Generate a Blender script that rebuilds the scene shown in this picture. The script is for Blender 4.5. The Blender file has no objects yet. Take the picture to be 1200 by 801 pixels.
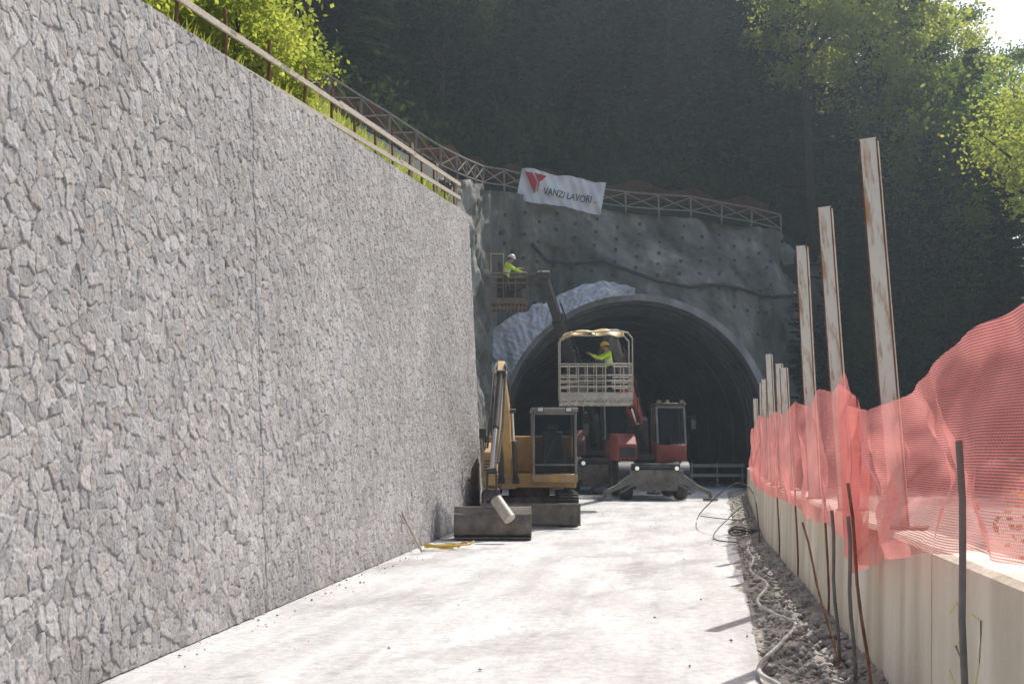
import bpy, math, random
import numpy as np
from mathutils import Vector, Matrix
random.seed(5); np.random.seed(5)
sc=bpy.context.scene
COL=sc.collection
# ------------------------------------------------------------------ materials
def nt(name):
    m=bpy.data.materials.new(name); m.use_nodes=True
    n=m.node_tree.nodes; l=m.node_tree.links
    return m,n,l,n['Principled BSDF']
def pmat(name,c1,c2=None,rough=.8,metal=0,scale=3.0,bump=0.0,bscale=25,detail=6,stretch=(1,1,1),lo=.35,hi=.65,spec=.5,c3=None,streak=None,dust=None):
    m,n,l,b=nt(name)
    c2=c2 or tuple(x*.7 for x in c1)
    tc=n.new('ShaderNodeTexCoord'); mp=n.new('ShaderNodeMapping'); mp.inputs['Scale'].default_value=stretch
    l.new(tc.outputs['Object'],mp.inputs['Vector'])
    no=n.new('ShaderNodeTexNoise'); no.inputs['Scale'].default_value=scale; no.inputs['Detail'].default_value=detail
    no.inputs['Roughness'].default_value=.62
    l.new(mp.outputs['Vector'],no.inputs['Vector'])
    cr=n.new('ShaderNodeValToRGB'); e=cr.color_ramp.elements
    e[0].position=lo; e[0].color=(*c1,1); e[1].position=hi; e[1].color=(*c2,1)
    if c3:
        k=e.new((lo+hi)/2+.07); k.color=(*c3,1)
    l.new(no.outputs['Fac'],cr.inputs['Fac']); out=cr.outputs['Color']
    if streak:
        m2=n.new('ShaderNodeMapping'); m2.inputs['Scale'].default_value=(1,1,.12); l.new(tc.outputs['Object'],m2.inputs['Vector'])
        n3=n.new('ShaderNodeTexNoise'); n3.inputs['Scale'].default_value=streak[0]; n3.inputs['Detail'].default_value=7; l.new(m2.outputs['Vector'],n3.inputs['Vector'])
        r3=n.new('ShaderNodeValToRGB'); e=r3.color_ramp.elements; e[0].position=.38; e[0].color=(*streak[1],1); e[1].position=.6; e[1].color=(1,1,1,1)
        l.new(n3.outputs['Fac'],r3.inputs['Fac']); q=n.new('ShaderNodeMixRGB'); q.blend_type='MULTIPLY'; q.inputs[0].default_value=1
        l.new(out,q.inputs[1]); l.new(r3.outputs['Color'],q.inputs[2]); out=q.outputs['Color']
    if dust:
        n4=n.new('ShaderNodeTexNoise'); n4.inputs['Scale'].default_value=2.3; n4.inputs['Detail'].default_value=9; n4.inputs['Roughness'].default_value=.7; l.new(tc.outputs['Object'],n4.inputs['Vector'])
        r4=n.new('ShaderNodeMapRange'); r4.inputs[1].default_value=.42; r4.inputs[2].default_value=.68; r4.inputs[3].default_value=dust*.25; r4.inputs[4].default_value=dust
        l.new(n4.outputs['Fac'],r4.inputs[0]); q=n.new('ShaderNodeMixRGB'); l.new(r4.outputs[0],q.inputs[0]); l.new(out,q.inputs[1]); q.inputs[2].default_value=(.33,.29,.24,1); out=q.outputs['Color']
    l.new(out,b.inputs['Base Color'])
    b.inputs['Roughness'].default_value=rough; b.inputs['Metallic'].default_value=metal
    b.inputs['Specular IOR Level'].default_value=spec
    if bump>0:
        n2=n.new('ShaderNodeTexNoise'); n2.inputs['Scale'].default_value=bscale; n2.inputs['Detail'].default_value=8
        l.new(tc.outputs['Object'],n2.inputs['Vector'])
        bp=n.new('ShaderNodeBump'); bp.inputs['Strength'].default_value=bump; bp.inputs['Distance'].default_value=.05
        l.new(n2.outputs['Fac'],bp.inputs['Height']); l.new(bp.outputs['Normal'],b.inputs['Normal'])
    return m
def leafmat(name,c1,c2,trans=.4,scale=.35):
    m,n,l,b=nt(name)
    tc=n.new('ShaderNodeTexCoord'); no=n.new('ShaderNodeTexNoise'); no.inputs['Scale'].default_value=scale; no.inputs['Detail'].default_value=5
    l.new(tc.outputs['Object'],no.inputs['Vector'])
    cr=n.new('ShaderNodeValToRGB'); e=cr.color_ramp.elements
    e[0].position=.38; e[0].color=(*c1,1); e[1].position=.62; e[1].color=(*c2,1)
    l.new(no.outputs['Fac'],cr.inputs['Fac'])
    df=n.new('ShaderNodeBsdfDiffuse'); tr=n.new('ShaderNodeBsdfTranslucent'); mx=n.new('ShaderNodeMixShader')
    mx.inputs[0].default_value=trans
    l.new(cr.outputs['Color'],df.inputs['Color']); 
    ml=n.new('ShaderNodeMixRGB'); ml.blend_type='MULTIPLY'; ml.inputs[0].default_value=1; ml.inputs[2].default_value=(1.4,1.45,.75,1)
    l.new(cr.outputs['Color'],ml.inputs[1]); l.new(ml.outputs['Color'],tr.inputs['Color'])
    l.new(df.outputs[0],mx.inputs[1]); l.new(tr.outputs[0],mx.inputs[2])
    l.new(mx.outputs[0],n['Material Output'].inputs['Surface'])
    return m
def netmat(name,col,period,fill,tr=.5,yr=1.25):
    m,n,l,b=nt(name)
    uv=n.new('ShaderNodeUVMap'); sp=n.new('ShaderNodeSeparateXYZ'); l.new(uv.outputs['UV'],sp.inputs[0])
    outs=[]
    for k,(ax,per,fl) in enumerate((('X',period,fill),('Y',period*yr,fill*.8))):
        d=n.new('ShaderNodeMath'); d.operation='DIVIDE'; d.inputs[1].default_value=per; l.new(sp.outputs[ax],d.inputs[0])
        f=n.new('ShaderNodeMath'); f.operation='FRACT'; l.new(d.outputs[0],f.inputs[0])
        g=n.new('ShaderNodeMath'); g.operation='LESS_THAN'; g.inputs[1].default_value=fl; l.new(f.outputs[0],g.inputs[0])
        outs.append(g)
    mxm=n.new('ShaderNodeMath'); mxm.operation='MAXIMUM'; l.new(outs[0].outputs[0],mxm.inputs[0]); l.new(outs[1].outputs[0],mxm.inputs[1])
    df=n.new('ShaderNodeBsdfDiffuse'); t=n.new('ShaderNodeBsdfTranslucent'); mx=n.new('ShaderNodeMixShader'); mx.inputs[0].default_value=tr
    tc=n.new('ShaderNodeTexCoord'); no=n.new('ShaderNodeTexNoise'); no.inputs['Scale'].default_value=2.2; no.inputs['Detail'].default_value=6
    l.new(tc.outputs['Object'],no.inputs['Vector'])
    cr=n.new('ShaderNodeValToRGB'); e=cr.color_ramp.elements
    e[0].position=.35; e[0].color=(*[c*.85 for c in col],1); e[1].position=.65; e[1].color=(*[min(1,c*1.1+.03) for c in col],1)
    l.new(no.outputs['Fac'],cr.inputs['Fac'])
    for s in (df,t): l.new(cr.outputs['Color'],s.inputs['Color'])
    l.new(df.outputs[0],mx.inputs[1]); l.new(t.outputs[0],mx.inputs[2])
    tp=n.new('ShaderNodeBsdfTransparent'); m2=n.new('ShaderNodeMixShader')
    l.new(mxm.outputs[0],m2.inputs[0]); l.new(tp.outputs[0],m2.inputs[1]); l.new(mx.outputs[0],m2.inputs[2])
    l.new(m2.outputs[0],n['Material Output'].inputs['Surface'])
    return m
def stonemat():
    m,n,l,b=nt('clad_stone')
    at=n.new('ShaderNodeAttribute'); at.attribute_name='tone'
    tc=n.new('ShaderNodeTexCoord'); no=n.new('ShaderNodeTexNoise'); no.inputs['Scale'].default_value=18; no.inputs['Detail'].default_value=9; no.inputs['Roughness'].default_value=.7
    l.new(tc.outputs['Object'],no.inputs['Vector'])
    mr=n.new('ShaderNodeMapRange'); mr.inputs[1].default_value=.3; mr.inputs[2].default_value=.7; mr.inputs[3].default_value=.74; mr.inputs[4].default_value=1.2
    l.new(no.outputs['Fac'],mr.inputs[0])
    ml=n.new('ShaderNodeMixRGB'); ml.blend_type='MULTIPLY'; ml.inputs[0].default_value=1
    l.new(at.outputs['Color'],ml.inputs[1]); l.new(mr.outputs[0],ml.inputs[2]); 
    no3=n.new('ShaderNodeTexNoise'); no3.inputs['Scale'].default_value=.5; no3.inputs['Detail'].default_value=4
    l.new(tc.outputs['Object'],no3.inputs['Vector'])
    mr3=n.new('ShaderNodeMapRange'); mr3.inputs[1].default_value=.3; mr3.inputs[2].default_value=.7; mr3.inputs[3].default_value=.84; mr3.inputs[4].default_value=1.1
    l.new(no3.outputs['Fac'],mr3.inputs[0])
    ml2=n.new('ShaderNodeMixRGB'); ml2.blend_type='MULTIPLY'; ml2.inputs[0].default_value=1
    l.new(ml.outputs['Color'],ml2.inputs[1]); l.new(mr3.outputs[0],ml2.inputs[2])
    l.new(ml2.outputs['Color'],b.inputs['Base Color'])
    b.inputs['Roughness'].default_value=.85; b.inputs['Specular IOR Level'].default_value=.25
    n2=n.new('ShaderNodeTexNoise'); n2.inputs['Scale'].default_value=28; n2.inputs['Detail'].default_value=9
    l.new(tc.outputs['Object'],n2.inputs['Vector'])
    bp=n.new('ShaderNodeBump'); bp.inputs['Strength'].default_value=.6; bp.inputs['Distance'].default_value=.02
    l.new(n2.outputs['Fac'],bp.inputs['Height']); l.new(bp.outputs['Normal'],b.inputs['Normal'])
    return m
def roadmat():
    m,n,l,b=nt('dusty_road')
    tc=n.new('ShaderNodeTexCoord')
    def noise(scale,st,rot=0,det=6):
        mr_=n.new('ShaderNodeMapping'); mr_.inputs['Rotation'].default_value=(0,0,rot); l.new(tc.outputs['Object'],mr_.inputs['Vector'])
        mp=n.new('ShaderNodeMapping'); mp.inputs['Scale'].default_value=st; l.new(mr_.outputs['Vector'],mp.inputs['Vector'])
        no=n.new('ShaderNodeTexNoise'); no.inputs['Scale'].default_value=scale; no.inputs['Detail'].default_value=det; no.inputs['Roughness'].default_value=.65
        l.new(mp.outputs['Vector'],no.inputs['Vector']); return no
    def ramp(no,p0,c0,p1,c1):
        cr=n.new('ShaderNodeValToRGB'); e=cr.color_ramp.elements
        e[0].position=p0; e[0].color=(*c0,1); e[1].position=p1; e[1].color=(*c1,1)
        l.new(no.outputs['Fac'],cr.inputs['Fac']); return cr
    RT=.13
    a=ramp(noise(.9,(1,.35,1),RT,9),.36,(.5,.495,.485),.6,(.7,.7,.695))
    s=ramp(noise(2.1,(1,.035,1),RT,8),.38,(.84,.84,.835),.56,(1,1,1))
    g=ramp(noise(9,(1,1,1),0,10),.34,(.74,.735,.73),.58,(1.0,1.0,1.0))
    sp=ramp(noise(.8,(1,.45,1),.5,11),.54,(1,1,1),.61,(.7,.69,.68))
    sq=ramp(noise(3.2,(1,.7,1),.2,11),.6,(1,1,1),.66,(.66,.655,.65))
    def mul(x,y,f=1):
        q=n.new('ShaderNodeMixRGB'); q.blend_type='MULTIPLY'; q.inputs[0].default_value=f
        l.new(x.outputs['Color'],q.inputs[1]); l.new(y.outputs['Color'],q.inputs[2]); return q
    q=mul(mul(mul(mul(a,s,.9),g,.85),sp,.7),sq,.6)
    l.new(q.outputs['Color'],b.inputs['Base Color']); b.inputs['Roughness'].default_value=.75; b.inputs['Specular IOR Level'].default_value=.35
    nb=noise(22,(1,1,1),0,9); bp=n.new('ShaderNodeBump'); bp.inputs['Strength'].default_value=.5; bp.inputs['Distance'].default_value=.03
    l.new(nb.outputs['Fac'],bp.inputs['Height']); l.new(bp.outputs['Normal'],b.inputs['Normal'])
    return m
M={}
M['stone']=stonemat(); M['road']=roadmat()
M['earth']=pmat('earth',(.27,.24,.2),(.38,.35,.3),.95,scale=1.2,bump=.6,bscale=9)
M['gravel']=pmat('gravel',(.24,.215,.185),(.48,.445,.395),.95,scale=5,bump=.9,bscale=28,detail=9)
M['rock']=pmat('rock',(.28,.26,.235),(.5,.47,.43),.9,scale=3,bump=.4)
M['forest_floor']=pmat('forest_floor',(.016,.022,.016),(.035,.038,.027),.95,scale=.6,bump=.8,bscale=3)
M['drygrass']=pmat('dry_bank',(.22,.2,.1),(.12,.14,.06),.95,scale=1.5,bump=.8,bscale=12)
M['shot']=pmat('shotcrete',(.14,.15,.135),(.38,.39,.36),.92,scale=.5,bump=.9,bscale=4,detail=12,stretch=(1,1,.6),c3=(.25,.25,.22),streak=(.9,(.55,.54,.5)))
M['conc']=pmat('portal_concrete',(.3,.31,.315),(.44,.445,.445),.8,scale=.9,bump=.25,bscale=8,streak=(1.5,(.65,.65,.65)))
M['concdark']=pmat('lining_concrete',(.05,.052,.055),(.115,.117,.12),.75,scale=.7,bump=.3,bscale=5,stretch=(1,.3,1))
M['barrier']=pmat('cast_concrete',(.7,.63,.51),(.84,.79,.68),.85,scale=1.3,bump=.3,bscale=18,stretch=(1,1,.35),streak=(2.2,(.76,.74,.7)))
M['wood']=pmat('weathered_wood',(.42,.36,.28),(.62,.56,.47),.85,scale=6,stretch=(1,1,6),bump=.3)
M['woodb']=pmat('brown_wood',(.2,.175,.15),(.32,.28,.24),.85,scale=6,bump=.3)
M['rust']=pmat('rusty_steel',(.16,.07,.035),(.3,.16,.09),.85,.3,scale=8,bump=.3)
M['beam']=pmat('pale_rusty_steel',(.76,.72,.63),(.5,.32,.19),.75,.05,scale=6,stretch=(3,3,.45),lo=.52,hi=.64,bump=.2,detail=9)  # whitish tone puts the light on the posts into the colour; rust mixed in
M['dark']=pmat('dark_steel',(.03,.03,.031),(.065,.063,.06),.6,.3,scale=5,bump=.15,dust=.2)
M['mud']=pmat('muddy_steel',(.085,.074,.062),(.22,.195,.17),.9,.1,scale=4,bump=.5,bscale=14,dust=.4)
M['dusty']=pmat('dusty_grey_steel',(.12,.117,.11),(.22,.21,.19),.8,.1,scale=4,bump=.3,bscale=14,dust=.3)
M['rubber']=pmat('rubber',(.022,.022,.022),(.06,.057,.053),.9,0,scale=5,bump=.3,dust=.3)
M['yellow']=pmat('machine_yellow',(.56,.34,.09),(.36,.22,.08),.6,0,scale=3,lo=.42,hi=.68,bump=.05,dust=.55)
M['red']=pmat('machine_red',(.4,.03,.027),(.22,.026,.024),.55,0,scale=3,lo=.42,hi=.7,dust=.35,bump=.05)
M['redd']=pmat('dull_machine_red',(.3,.03,.027),(.18,.026,.024),.6,0,scale=3,lo=.42,hi=.7,dust=.35,bump=.05)
M['blackp']=pmat('black_paint',(.018,.018,.02),(.04,.04,.04),.5,0,scale=4,dust=.12)
M['greyp']=pmat('grey_paint',(.24,.24,.23),(.14,.135,.12),.55,0,scale=4,dust=.4)
M['chrome']=pmat('chrome_rod',(.6,.6,.6),(.5,.5,.5),.2,1)
M['galv']=pmat('galvanised_steel',(.6,.57,.51),(.4,.36,.3),.55,.2,scale=5,bump=.1,dust=.25)
M['dullm']=pmat('dull_brown_metal',(.2,.16,.12),(.12,.09,.07),.7,.2,scale=5,bump=.1,dust=.2)
M['canopy']=pmat('yellow_paint',(.78,.56,.14),(.6,.42,.14),.5,0,scale=5,dust=.25)
M['hivis']=pmat('hivis_yellow',(.62,.85,.05),(.5,.72,.06),.7,0,scale=9)
M['reflect']=pmat('reflective_tape',(.75,.76,.78),(.6,.6,.62),.3,0)
M['navy']=pmat('navy_cloth',(.03,.035,.06),(.055,.06,.09),.9,0,scale=9)
M['orangecl']=pmat('dark_cloth',(.09,.085,.08),(.05,.05,.05),.9,0,scale=9)
M['skin']=pmat('skin',(.5,.3,.21),(.42,.24,.17),.6,0,scale=12)
M['hair']=pmat('dark_hair',(.04,.028,.02),(.02,.015,.01),.8)
M['helmet_y']=pmat('helmet_yellow',(.85,.55,.02),(.75,.48,.03),.35)
M['helmet_w']=pmat('helmet_white',(.75,.75,.74),(.65,.65,.64),.35)
M['boot']=pmat('boot_leather',(.05,.035,.025),(.1,.07,.05),.8)
M['sheet']=pmat('membrane_sheet',(.56,.6,.67),(.76,.79,.84),.5,0,scale=1.4,bump=.5,bscale=3.2,detail=8)
M['banner']=pmat('banner_fabric',(.8,.81,.82),(.7,.71,.73),.7,0,scale=.8)
M['bred']=pmat('banner_red',(.6,.03,.05),(.5,.03,.05),.7)
M['bblack']=pmat('banner_lettering',(.09,.09,.11),(.14,.14,.16),.7)
M['hosew']=pmat('pale_hose',(.6,.6,.56),(.42,.41,.38),.6,scale=7)
M['hoseb']=pmat('black_hose',(.03,.03,.032),(.07,.07,.07),.6)
M['strap']=pmat('yellow_strap',(.7,.5,.08),(.5,.34,.06),.7)
M['spray']=pmat('yellow_spray_paint',(.76,.72,.36),(.76,.7,.5),.9,scale=12)
M['bark']=pmat('bark',(.02,.018,.015),(.05,.043,.035),.95,scale=6,stretch=(1,1,.2),bump=.6)
M['spruce']=leafmat('spruce_needles',(.014,.03,.02),(.042,.066,.036),.25)
M['leafd']=leafmat('dark_leaves',(.02,.042,.02),(.05,.082,.032),.4)
M['leafm']=leafmat('green_leaves',(.08,.13,.035),(.19,.26,.07),.6)
M['leafb']=leafmat('bright_leaves',(.24,.28,.07),(.42,.44,.14),.6,scale=.8)
M['leafo']=leafmat('autumn_leaves',(.16,.15,.05),(.4,.22,.08),.5,scale=3)
M['net']=netmat('orange_safety_net',(.92,.34,.31),.0095,.46,.5)
M['netd']=netmat('dull_safety_net',(.32,.12,.08),.09,.26,.5,1.0)
def glassmat():
    m,n,l,b=nt('tinted_glass')
    b.inputs['Base Color'].default_value=(.012,.016,.016,1)
    b.inputs['Alpha'].default_value=.42; b.inputs['Specular IOR Level'].default_value=.3
    no=n.new('ShaderNodeTexNoise'); no.inputs['Scale'].default_value=4
    mr=n.new('ShaderNodeMapRange'); mr.inputs[3].default_value=.05; mr.inputs[4].default_value=.3
    l.new(no.outputs['Fac'],mr.inputs[0]); l.new(mr.outputs[0],b.inputs['Roughness'])
    return m
M['glass']=glassmat()
def lampmat():
    m,n,l,b=nt('lamp_lens'); b.inputs['Base Color'].default_value=(.6,.6,.55,1)
    b.inputs['Emission Color'].default_value=(1,.95,.85,1); b.inputs['Emission Strength'].default_value=.5; return m
M['lamp']=lampmat()
# ------------------------------------------------------------------ mesh helpers
def V(*a): return Vector(a)
class MB:
    def __init__(s): s.v=[];s.f=[];s.m=[]
    def add(s,vs,fs,mi=0):
        o=len(s.v); s.v+= [tuple(v) for v in vs]; s.f+=[tuple(i+o for i in f) for f in fs]; s.m+=[mi]*len(fs)
    def box(s,c,sz,rot=None,mi=0):
        vs=[Vector((x*sz[0]/2,y*sz[1]/2,z*sz[2]/2)) for x in(-1,1) for y in(-1,1) for z in(-1,1)]
        if rot is not None: vs=[rot@v for v in vs]
        vs=[v+Vector(c) for v in vs]
        s.add(vs,[(0,1,3,2),(4,6,7,5),(0,4,5,1),(2,3,7,6),(0,2,6,4),(1,5,7,3)],mi)
    def frame(s,p0,p1,up=(0,0,1)):
        d=(Vector(p1)-Vector(p0)).normalized(); u=Vector(up)
        if abs(d.dot(u))>.98: u=Vector((0,1,0))
        x=d.cross(u).normalized(); y=x.cross(d).normalized(); return d,x,y
    def beam(s,p0,p1,w0,h0,w1=None,h1=None,mi=0,up=(0,0,1)):
        w1=w0 if w1 is None else w1; h1=h0 if h1 is None else h1
        d,x,y=s.frame(p0,p1,up); vs=[]
        for p,w,h in((p0,w0,h0),(p1,w1,h1)):
            for a,b in((-1,-1),(1,-1),(1,1),(-1,1)): vs.append(Vector(p)+x*a*w/2+y*b*h/2)
        s.add(vs,[(3,2,1,0),(4,5,6,7),(0,1,5,4),(1,2,6,5),(2,3,7,6),(3,0,4,7)],mi)
    def cyl(s,p0,p1,r0,r1=None,n=12,mi=0,cap=True):
        r1=r0 if r1 is None else r1
        d,x,y=s.frame(p0,p1); vs=[]
        for p,r in((p0,r0),(p1,r1)):
            for k in range(n):
                a=2*math.pi*k/n; vs.append(Vector(p)+x*math.cos(a)*r+y*math.sin(a)*r)
        fs=[(k,(k+1)%n,n+(k+1)%n,n+k) for k in range(n)]
        if cap: fs+=[tuple(range(n))[::-1],tuple(range(n,2*n))]
        s.add(vs,fs,mi)
    def tube(s,pts,r,n=8,mi=0,rs=None):
        pts=[Vector(p) for p in pts]; vs=[];N=len(pts)
        for i,p in enumerate(pts):
            a=pts[max(0,i-1)];b=pts[min(N-1,i+1)]
            d,x,y=s.frame(a,b); rr=rs[i] if rs else r
            for k in range(n):
                t=2*math.pi*k/n; vs.append(p+x*math.cos(t)*rr+y*math.sin(t)*rr)
        fs=[]
        for i in range(N-1):
            for k in range(n): fs.append((i*n+k,i*n+(k+1)%n,(i+1)*n+(k+1)%n,(i+1)*n+k))
        fs+=[tuple(range(n))[::-1],tuple(range((N-1)*n,N*n))]
        s.add(vs,fs,mi)
    def prism(s,prof,x0,x1,mi=0):
        n=len(prof); vs=[(x0,y,z) for y,z in prof]+[(x1,y,z) for y,z in prof]
        fs=[(k,(k+1)%n,n+(k+1)%n,n+k) for k in range(n)]+[tuple(range(n))[::-1],tuple(range(n,2*n))]
        s.add(vs,fs,mi)
    def ell(s,c,r,nu=12,nv=8,mi=0,zmin=-1):
        vs=[];fs=[]
        for j in range(nv+1):
            ph=math.asin(zmin)+(math.pi/2-math.asin(zmin))*j/nv
            for k in range(nu):
                a=2*math.pi*k/nu; vs.append((c[0]+r[0]*math.cos(ph)*math.cos(a),c[1]+r[1]*math.cos(ph)*math.sin(a),c[2]+r[2]*math.sin(ph)))
        for j in range(nv):
            for k in range(nu): fs.append((j*nu+k,j*nu+(k+1)%nu,(j+1)*nu+(k+1)%nu,(j+1)*nu+k))
        s.add(vs,fs,mi)
    def obj(s,name,mats,parent=None,bevel=0,smooth=True,loc=None):
        me=bpy.data.meshes.new(name); me.from_pydata(s.v,[],s.f)
        if not isinstance(mats,(list,tuple)): mats=[mats]
        for m in mats: me.materials.append(m)
        if len(mats)>1: me.polygons.foreach_set('material_index',s.m)
        me.validate(); me.update()
        if smooth:
            me.polygons.foreach_set('use_smooth',[True]*len(me.polygons)); me.set_sharp_from_angle(angle=math.radians(35))
        o=bpy.data.objects.new(name,me); COL.objects.link(o)
        if parent: o.parent=parent
        if loc: o.location=loc
        if bevel:
            b=o.modifiers.new('Bevel','BEVEL'); b.width=bevel; b.segments=2; b.limit_method='ANGLE'; b.angle_limit=math.radians(40)
        return o
def thing(name,label,cat,loc=(0,0,0),group=None,rotz=0):
    e=bpy.data.objects.new(name,None); e.empty_display_size=.3; COL.objects.link(e)
    e.location=loc; e.rotation_euler=(0,0,rotz); tag(e,label,cat,group); return e
def tag(o,label,cat,group=None):
    o['label']=label;o['category']=cat
    if group:o['group']=group
def fastmesh(name,v,f,mat,parent=None,smooth=False):
    v=np.asarray(v,dtype=np.float32); f=np.asarray(f,dtype=np.int32)
    me=bpy.data.meshes.new(name); me.vertices.add(len(v)); me.vertices.foreach_set('co',v.ravel())
    k=f.shape[1]; me.loops.add(f.size); me.loops.foreach_set('vertex_index',f.ravel())
    me.polygons.add(len(f)); me.polygons.foreach_set('loop_start',np.arange(len(f),dtype=np.int32)*k)
    if smooth: me.polygons.foreach_set('use_smooth',np.ones(len(f),dtype=bool))
    me.materials.append(mat); me.update(calc_edges=True); me.validate()
    o=bpy.data.objects.new(name,me); COL.objects.link(o)
    if parent: o.parent=parent
    return o
def gridfaces(nu,nv):
    i=np.arange(nu-1)[:,None]*nv+np.arange(nv-1)[None,:]; i=i.ravel()
    return np.stack([i,i+nv,i+nv+1,i+1],1)
def hsh(ix,iy,s): 
    v=np.sin(ix*127.1+iy*311.7+s*74.7)*43758.5453; return v-np.floor(v)
def vnoise(x,y,s=0):
    ix=np.floor(x);iy=np.floor(y);fx=x-ix;fy=y-iy;fx=fx*fx*(3-2*fx);fy=fy*fy*(3-2*fy)
    return (hsh(ix,iy,s)*(1-fx)+hsh(ix+1,iy,s)*fx)*(1-fy)+(hsh(ix,iy+1,s)*(1-fx)+hsh(ix+1,iy+1,s)*fx)*fy
def fbm(x,y,s=0,o=4):
    r=0;a=.5
    for k in range(o): r=r+a*vnoise(x*2**k,y*2**k,s+k*7); a*=.5
    return r
def lerp(a,b,t): return a+(b-a)*t
# ------------------------------------------------------------------ geometry of the place
def wbX(Y): return -4.05+.1065*Y          # wall foot
def wtZ(Y): return 4.53+.1096*Y           # wall top height
def barX(Y): return 1.35+.147*Y+np.maximum(0,Y-22)*.035 if not isinstance(Y,(int,float)) else 1.35+.147*Y+max(0,Y-22)*.035
g=MB(); g.add([(-400,-200,-.03),(500,-200,-.03),(500,500,-.03),(-400,500,-.03)],[(0,1,2,3)])
o=g.obj('ground',M['earth'],smooth=False); o['kind']='structure'
ys=[-8,0,6,12,20,28,31,36,44,52,58,75,110]
L=[wbX(y)-.05 if y<=31 else -.8 for y in ys]
R=[.3+.173*y if y<45 else min(.3+.173*y,12.0) for y in ys]
R[-2:]=[12.0,12.0]; R[-3]=11.2
g=MB(); 
for a in range(len(ys)):
    g.v+=[(L[a],ys[a],-.012),(R[a],ys[a],-.012)]
g.f=[(2*k,2*k+1,2*k+3,2*k+2) for k in range(len(ys)-1)]; g.m=[0]*len(g.f)
o=g.obj('road',M['road'],smooth=False); o['kind']='structure'
# gravel verge
nv=46
Yv=np.concatenate([np.linspace(0,24,520),np.linspace(24.2,50,180)]); nu=len(Yv)
T=np.linspace(0,1,nv)
YY=np.repeat(Yv[:,None],nv,1); 
edge=.28+.173*YY+ (fbm(YY*.9,YY*0+3,4)-.5)*.5; right=barX(YY)+.1
edge=np.minimum(edge,right-.3)
XX=edge+(right-edge)*T
ZZ=-.02+.16*(fbm(XX*7,YY*7,2,4)-.35)*np.minimum(1,T*5)+.13*T**1.5
v=np.stack([XX,YY,ZZ],-1).reshape(-1,3)
o=fastmesh('gravel_path',v,gridfaces(nu,nv),M['gravel'],smooth=True); o['kind']='structure'
def stones(name,pts,sizes,mat):
    base=np.array([(0,0,1),(.9,0,.2),(.2,.85,.1),(-.8,.3,.15),(-.4,-.8,.1),(.5,-.7,.05),(0,0,-.5)])
    fc=np.array([(0,1,2),(0,2,3),(0,3,4),(0,4,5),(0,5,1),(6,2,1),(6,3,2),(6,4,3),(6,5,4),(6,1,5)])
    vs=[];fs=[]
    for i,(p,s) in enumerate(zip(pts,sizes)):
        a=random.random()*6.28; c,sn=math.cos(a),math.sin(a)
        b=base*(1+np.random.uniform(-.25,.25,base.shape))*s*np.array([1,random.uniform(.6,1),random.uniform(.5,.9)])
        x=b[:,0]*c-b[:,1]*sn; y=b[:,0]*sn+b[:,1]*c
        vs.append(np.stack([x+p[0],y+p[1],b[:,2]+p[2]],1)); fs.append(fc+7*i)
    return fastmesh(name,np.concatenate(vs),np.concatenate(fs),mat)
pts=[];sz=[]
for k in range(3200):
    y=random.uniform(4,24) if random.random()<.8 else random.uniform(24,45); e=.3+.173*y; r=barX(y)
    x=e+(r-e)*(random.random()**.7); pts.append((x,y,.02+.1*((x-e)/max(.2,r-e))**1.5)); sz.append(random.choice([.015,.02,.03,.04,.06]))
for k in range(420):
    y=random.uniform(5,40); x=random.uniform(wbX(min(y,31)),.3+.173*y); 
    if random.random()<.8: x=wbX(min(y,31))+abs(random.gauss(0,.2))+.03
    pts.append((x,y,0)); sz.append(random.choice([.006,.01,.014,.024]))
o=stones('loose_stones',pts,sz,M['rock']); tag(o,'loose grey stones strewn over the dusty verge','stones'); o['kind']='stuff'
# ------------------------------------------------------------------ stone-clad wall
Yl=[-3.0]
while Yl[-1]<31: 
    y=Yl[-1]; Yl.append(y+(.035 if y<5.3 else max(.0105,min(.05,.0105*(y/9)**1.5))))
Yl[-1]=31.0
Yw=np.array(Yl); nv=560; T=np.linspace(0,1,nv)
YY=np.repeat(Yw[:,None],nv,1); H=wtZ(YY); VV=H*T[None,:]
cu,cv=.155,.130
wy=YY+.06*(vnoise(YY*3.4,VV*3.4,3)-.5)+.02*(vnoise(YY*12,VV*12,4)-.5); wv=VV+.06*(vnoise(YY*3.4,VV*3.4,9)-.5)+.016*(vnoise(YY*13,VV*13,14)-.5)
pu=wy/cu; pv=wv/cv
iu=np.floor(pu); 
F1=np.full(YY.shape,9.);F2=np.full(YY.shape,9.);ID=np.zeros(YY.shape);DX=np.zeros(YY.shape);DY=np.zeros(YY.shape)
iv=np.floor(pv)
for a in(-1,0,1):
    for b in(-1,0,1):
        cx=iu+a;cy=iv+b
        qx=cx+.5+(hsh(cx,cy,1)-.5)*.95; qy=cy+.5+(hsh(cx,cy,2)-.5)*.95
        dx=pu-qx;dy=pv-qy; rot=(hsh(cx,cy,6)-.5)*.8; c_=np.cos(rot);s_=np.sin(rot)
        rx=np.abs(dx*c_+dy*s_);ry=np.abs(-dx*s_+dy*c_); asp=.78+.6*hsh(cx,cy,5)
        d=np.maximum(rx*asp,ry/asp)*.8+.2*np.hypot(rx*asp,ry/asp)
        idv=hsh(cx,cy,11)
        closer=d<F1
        F2=np.where(closer,F1,np.minimum(F2,d)); 
        ID=np.where(closer,idv,ID);DX=np.where(closer,dx,DX);DY=np.where(closer,dy,DY);F1=np.where(closer,d,F1)
ed=F2-F1
js=np.clip((ed-.006)/.055,0,1); js=js*js*(3-2*js)
ax=(np.mod(ID*17.3,1)-.5);ay=(np.mod(ID*31.7,1)-.5)
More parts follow.
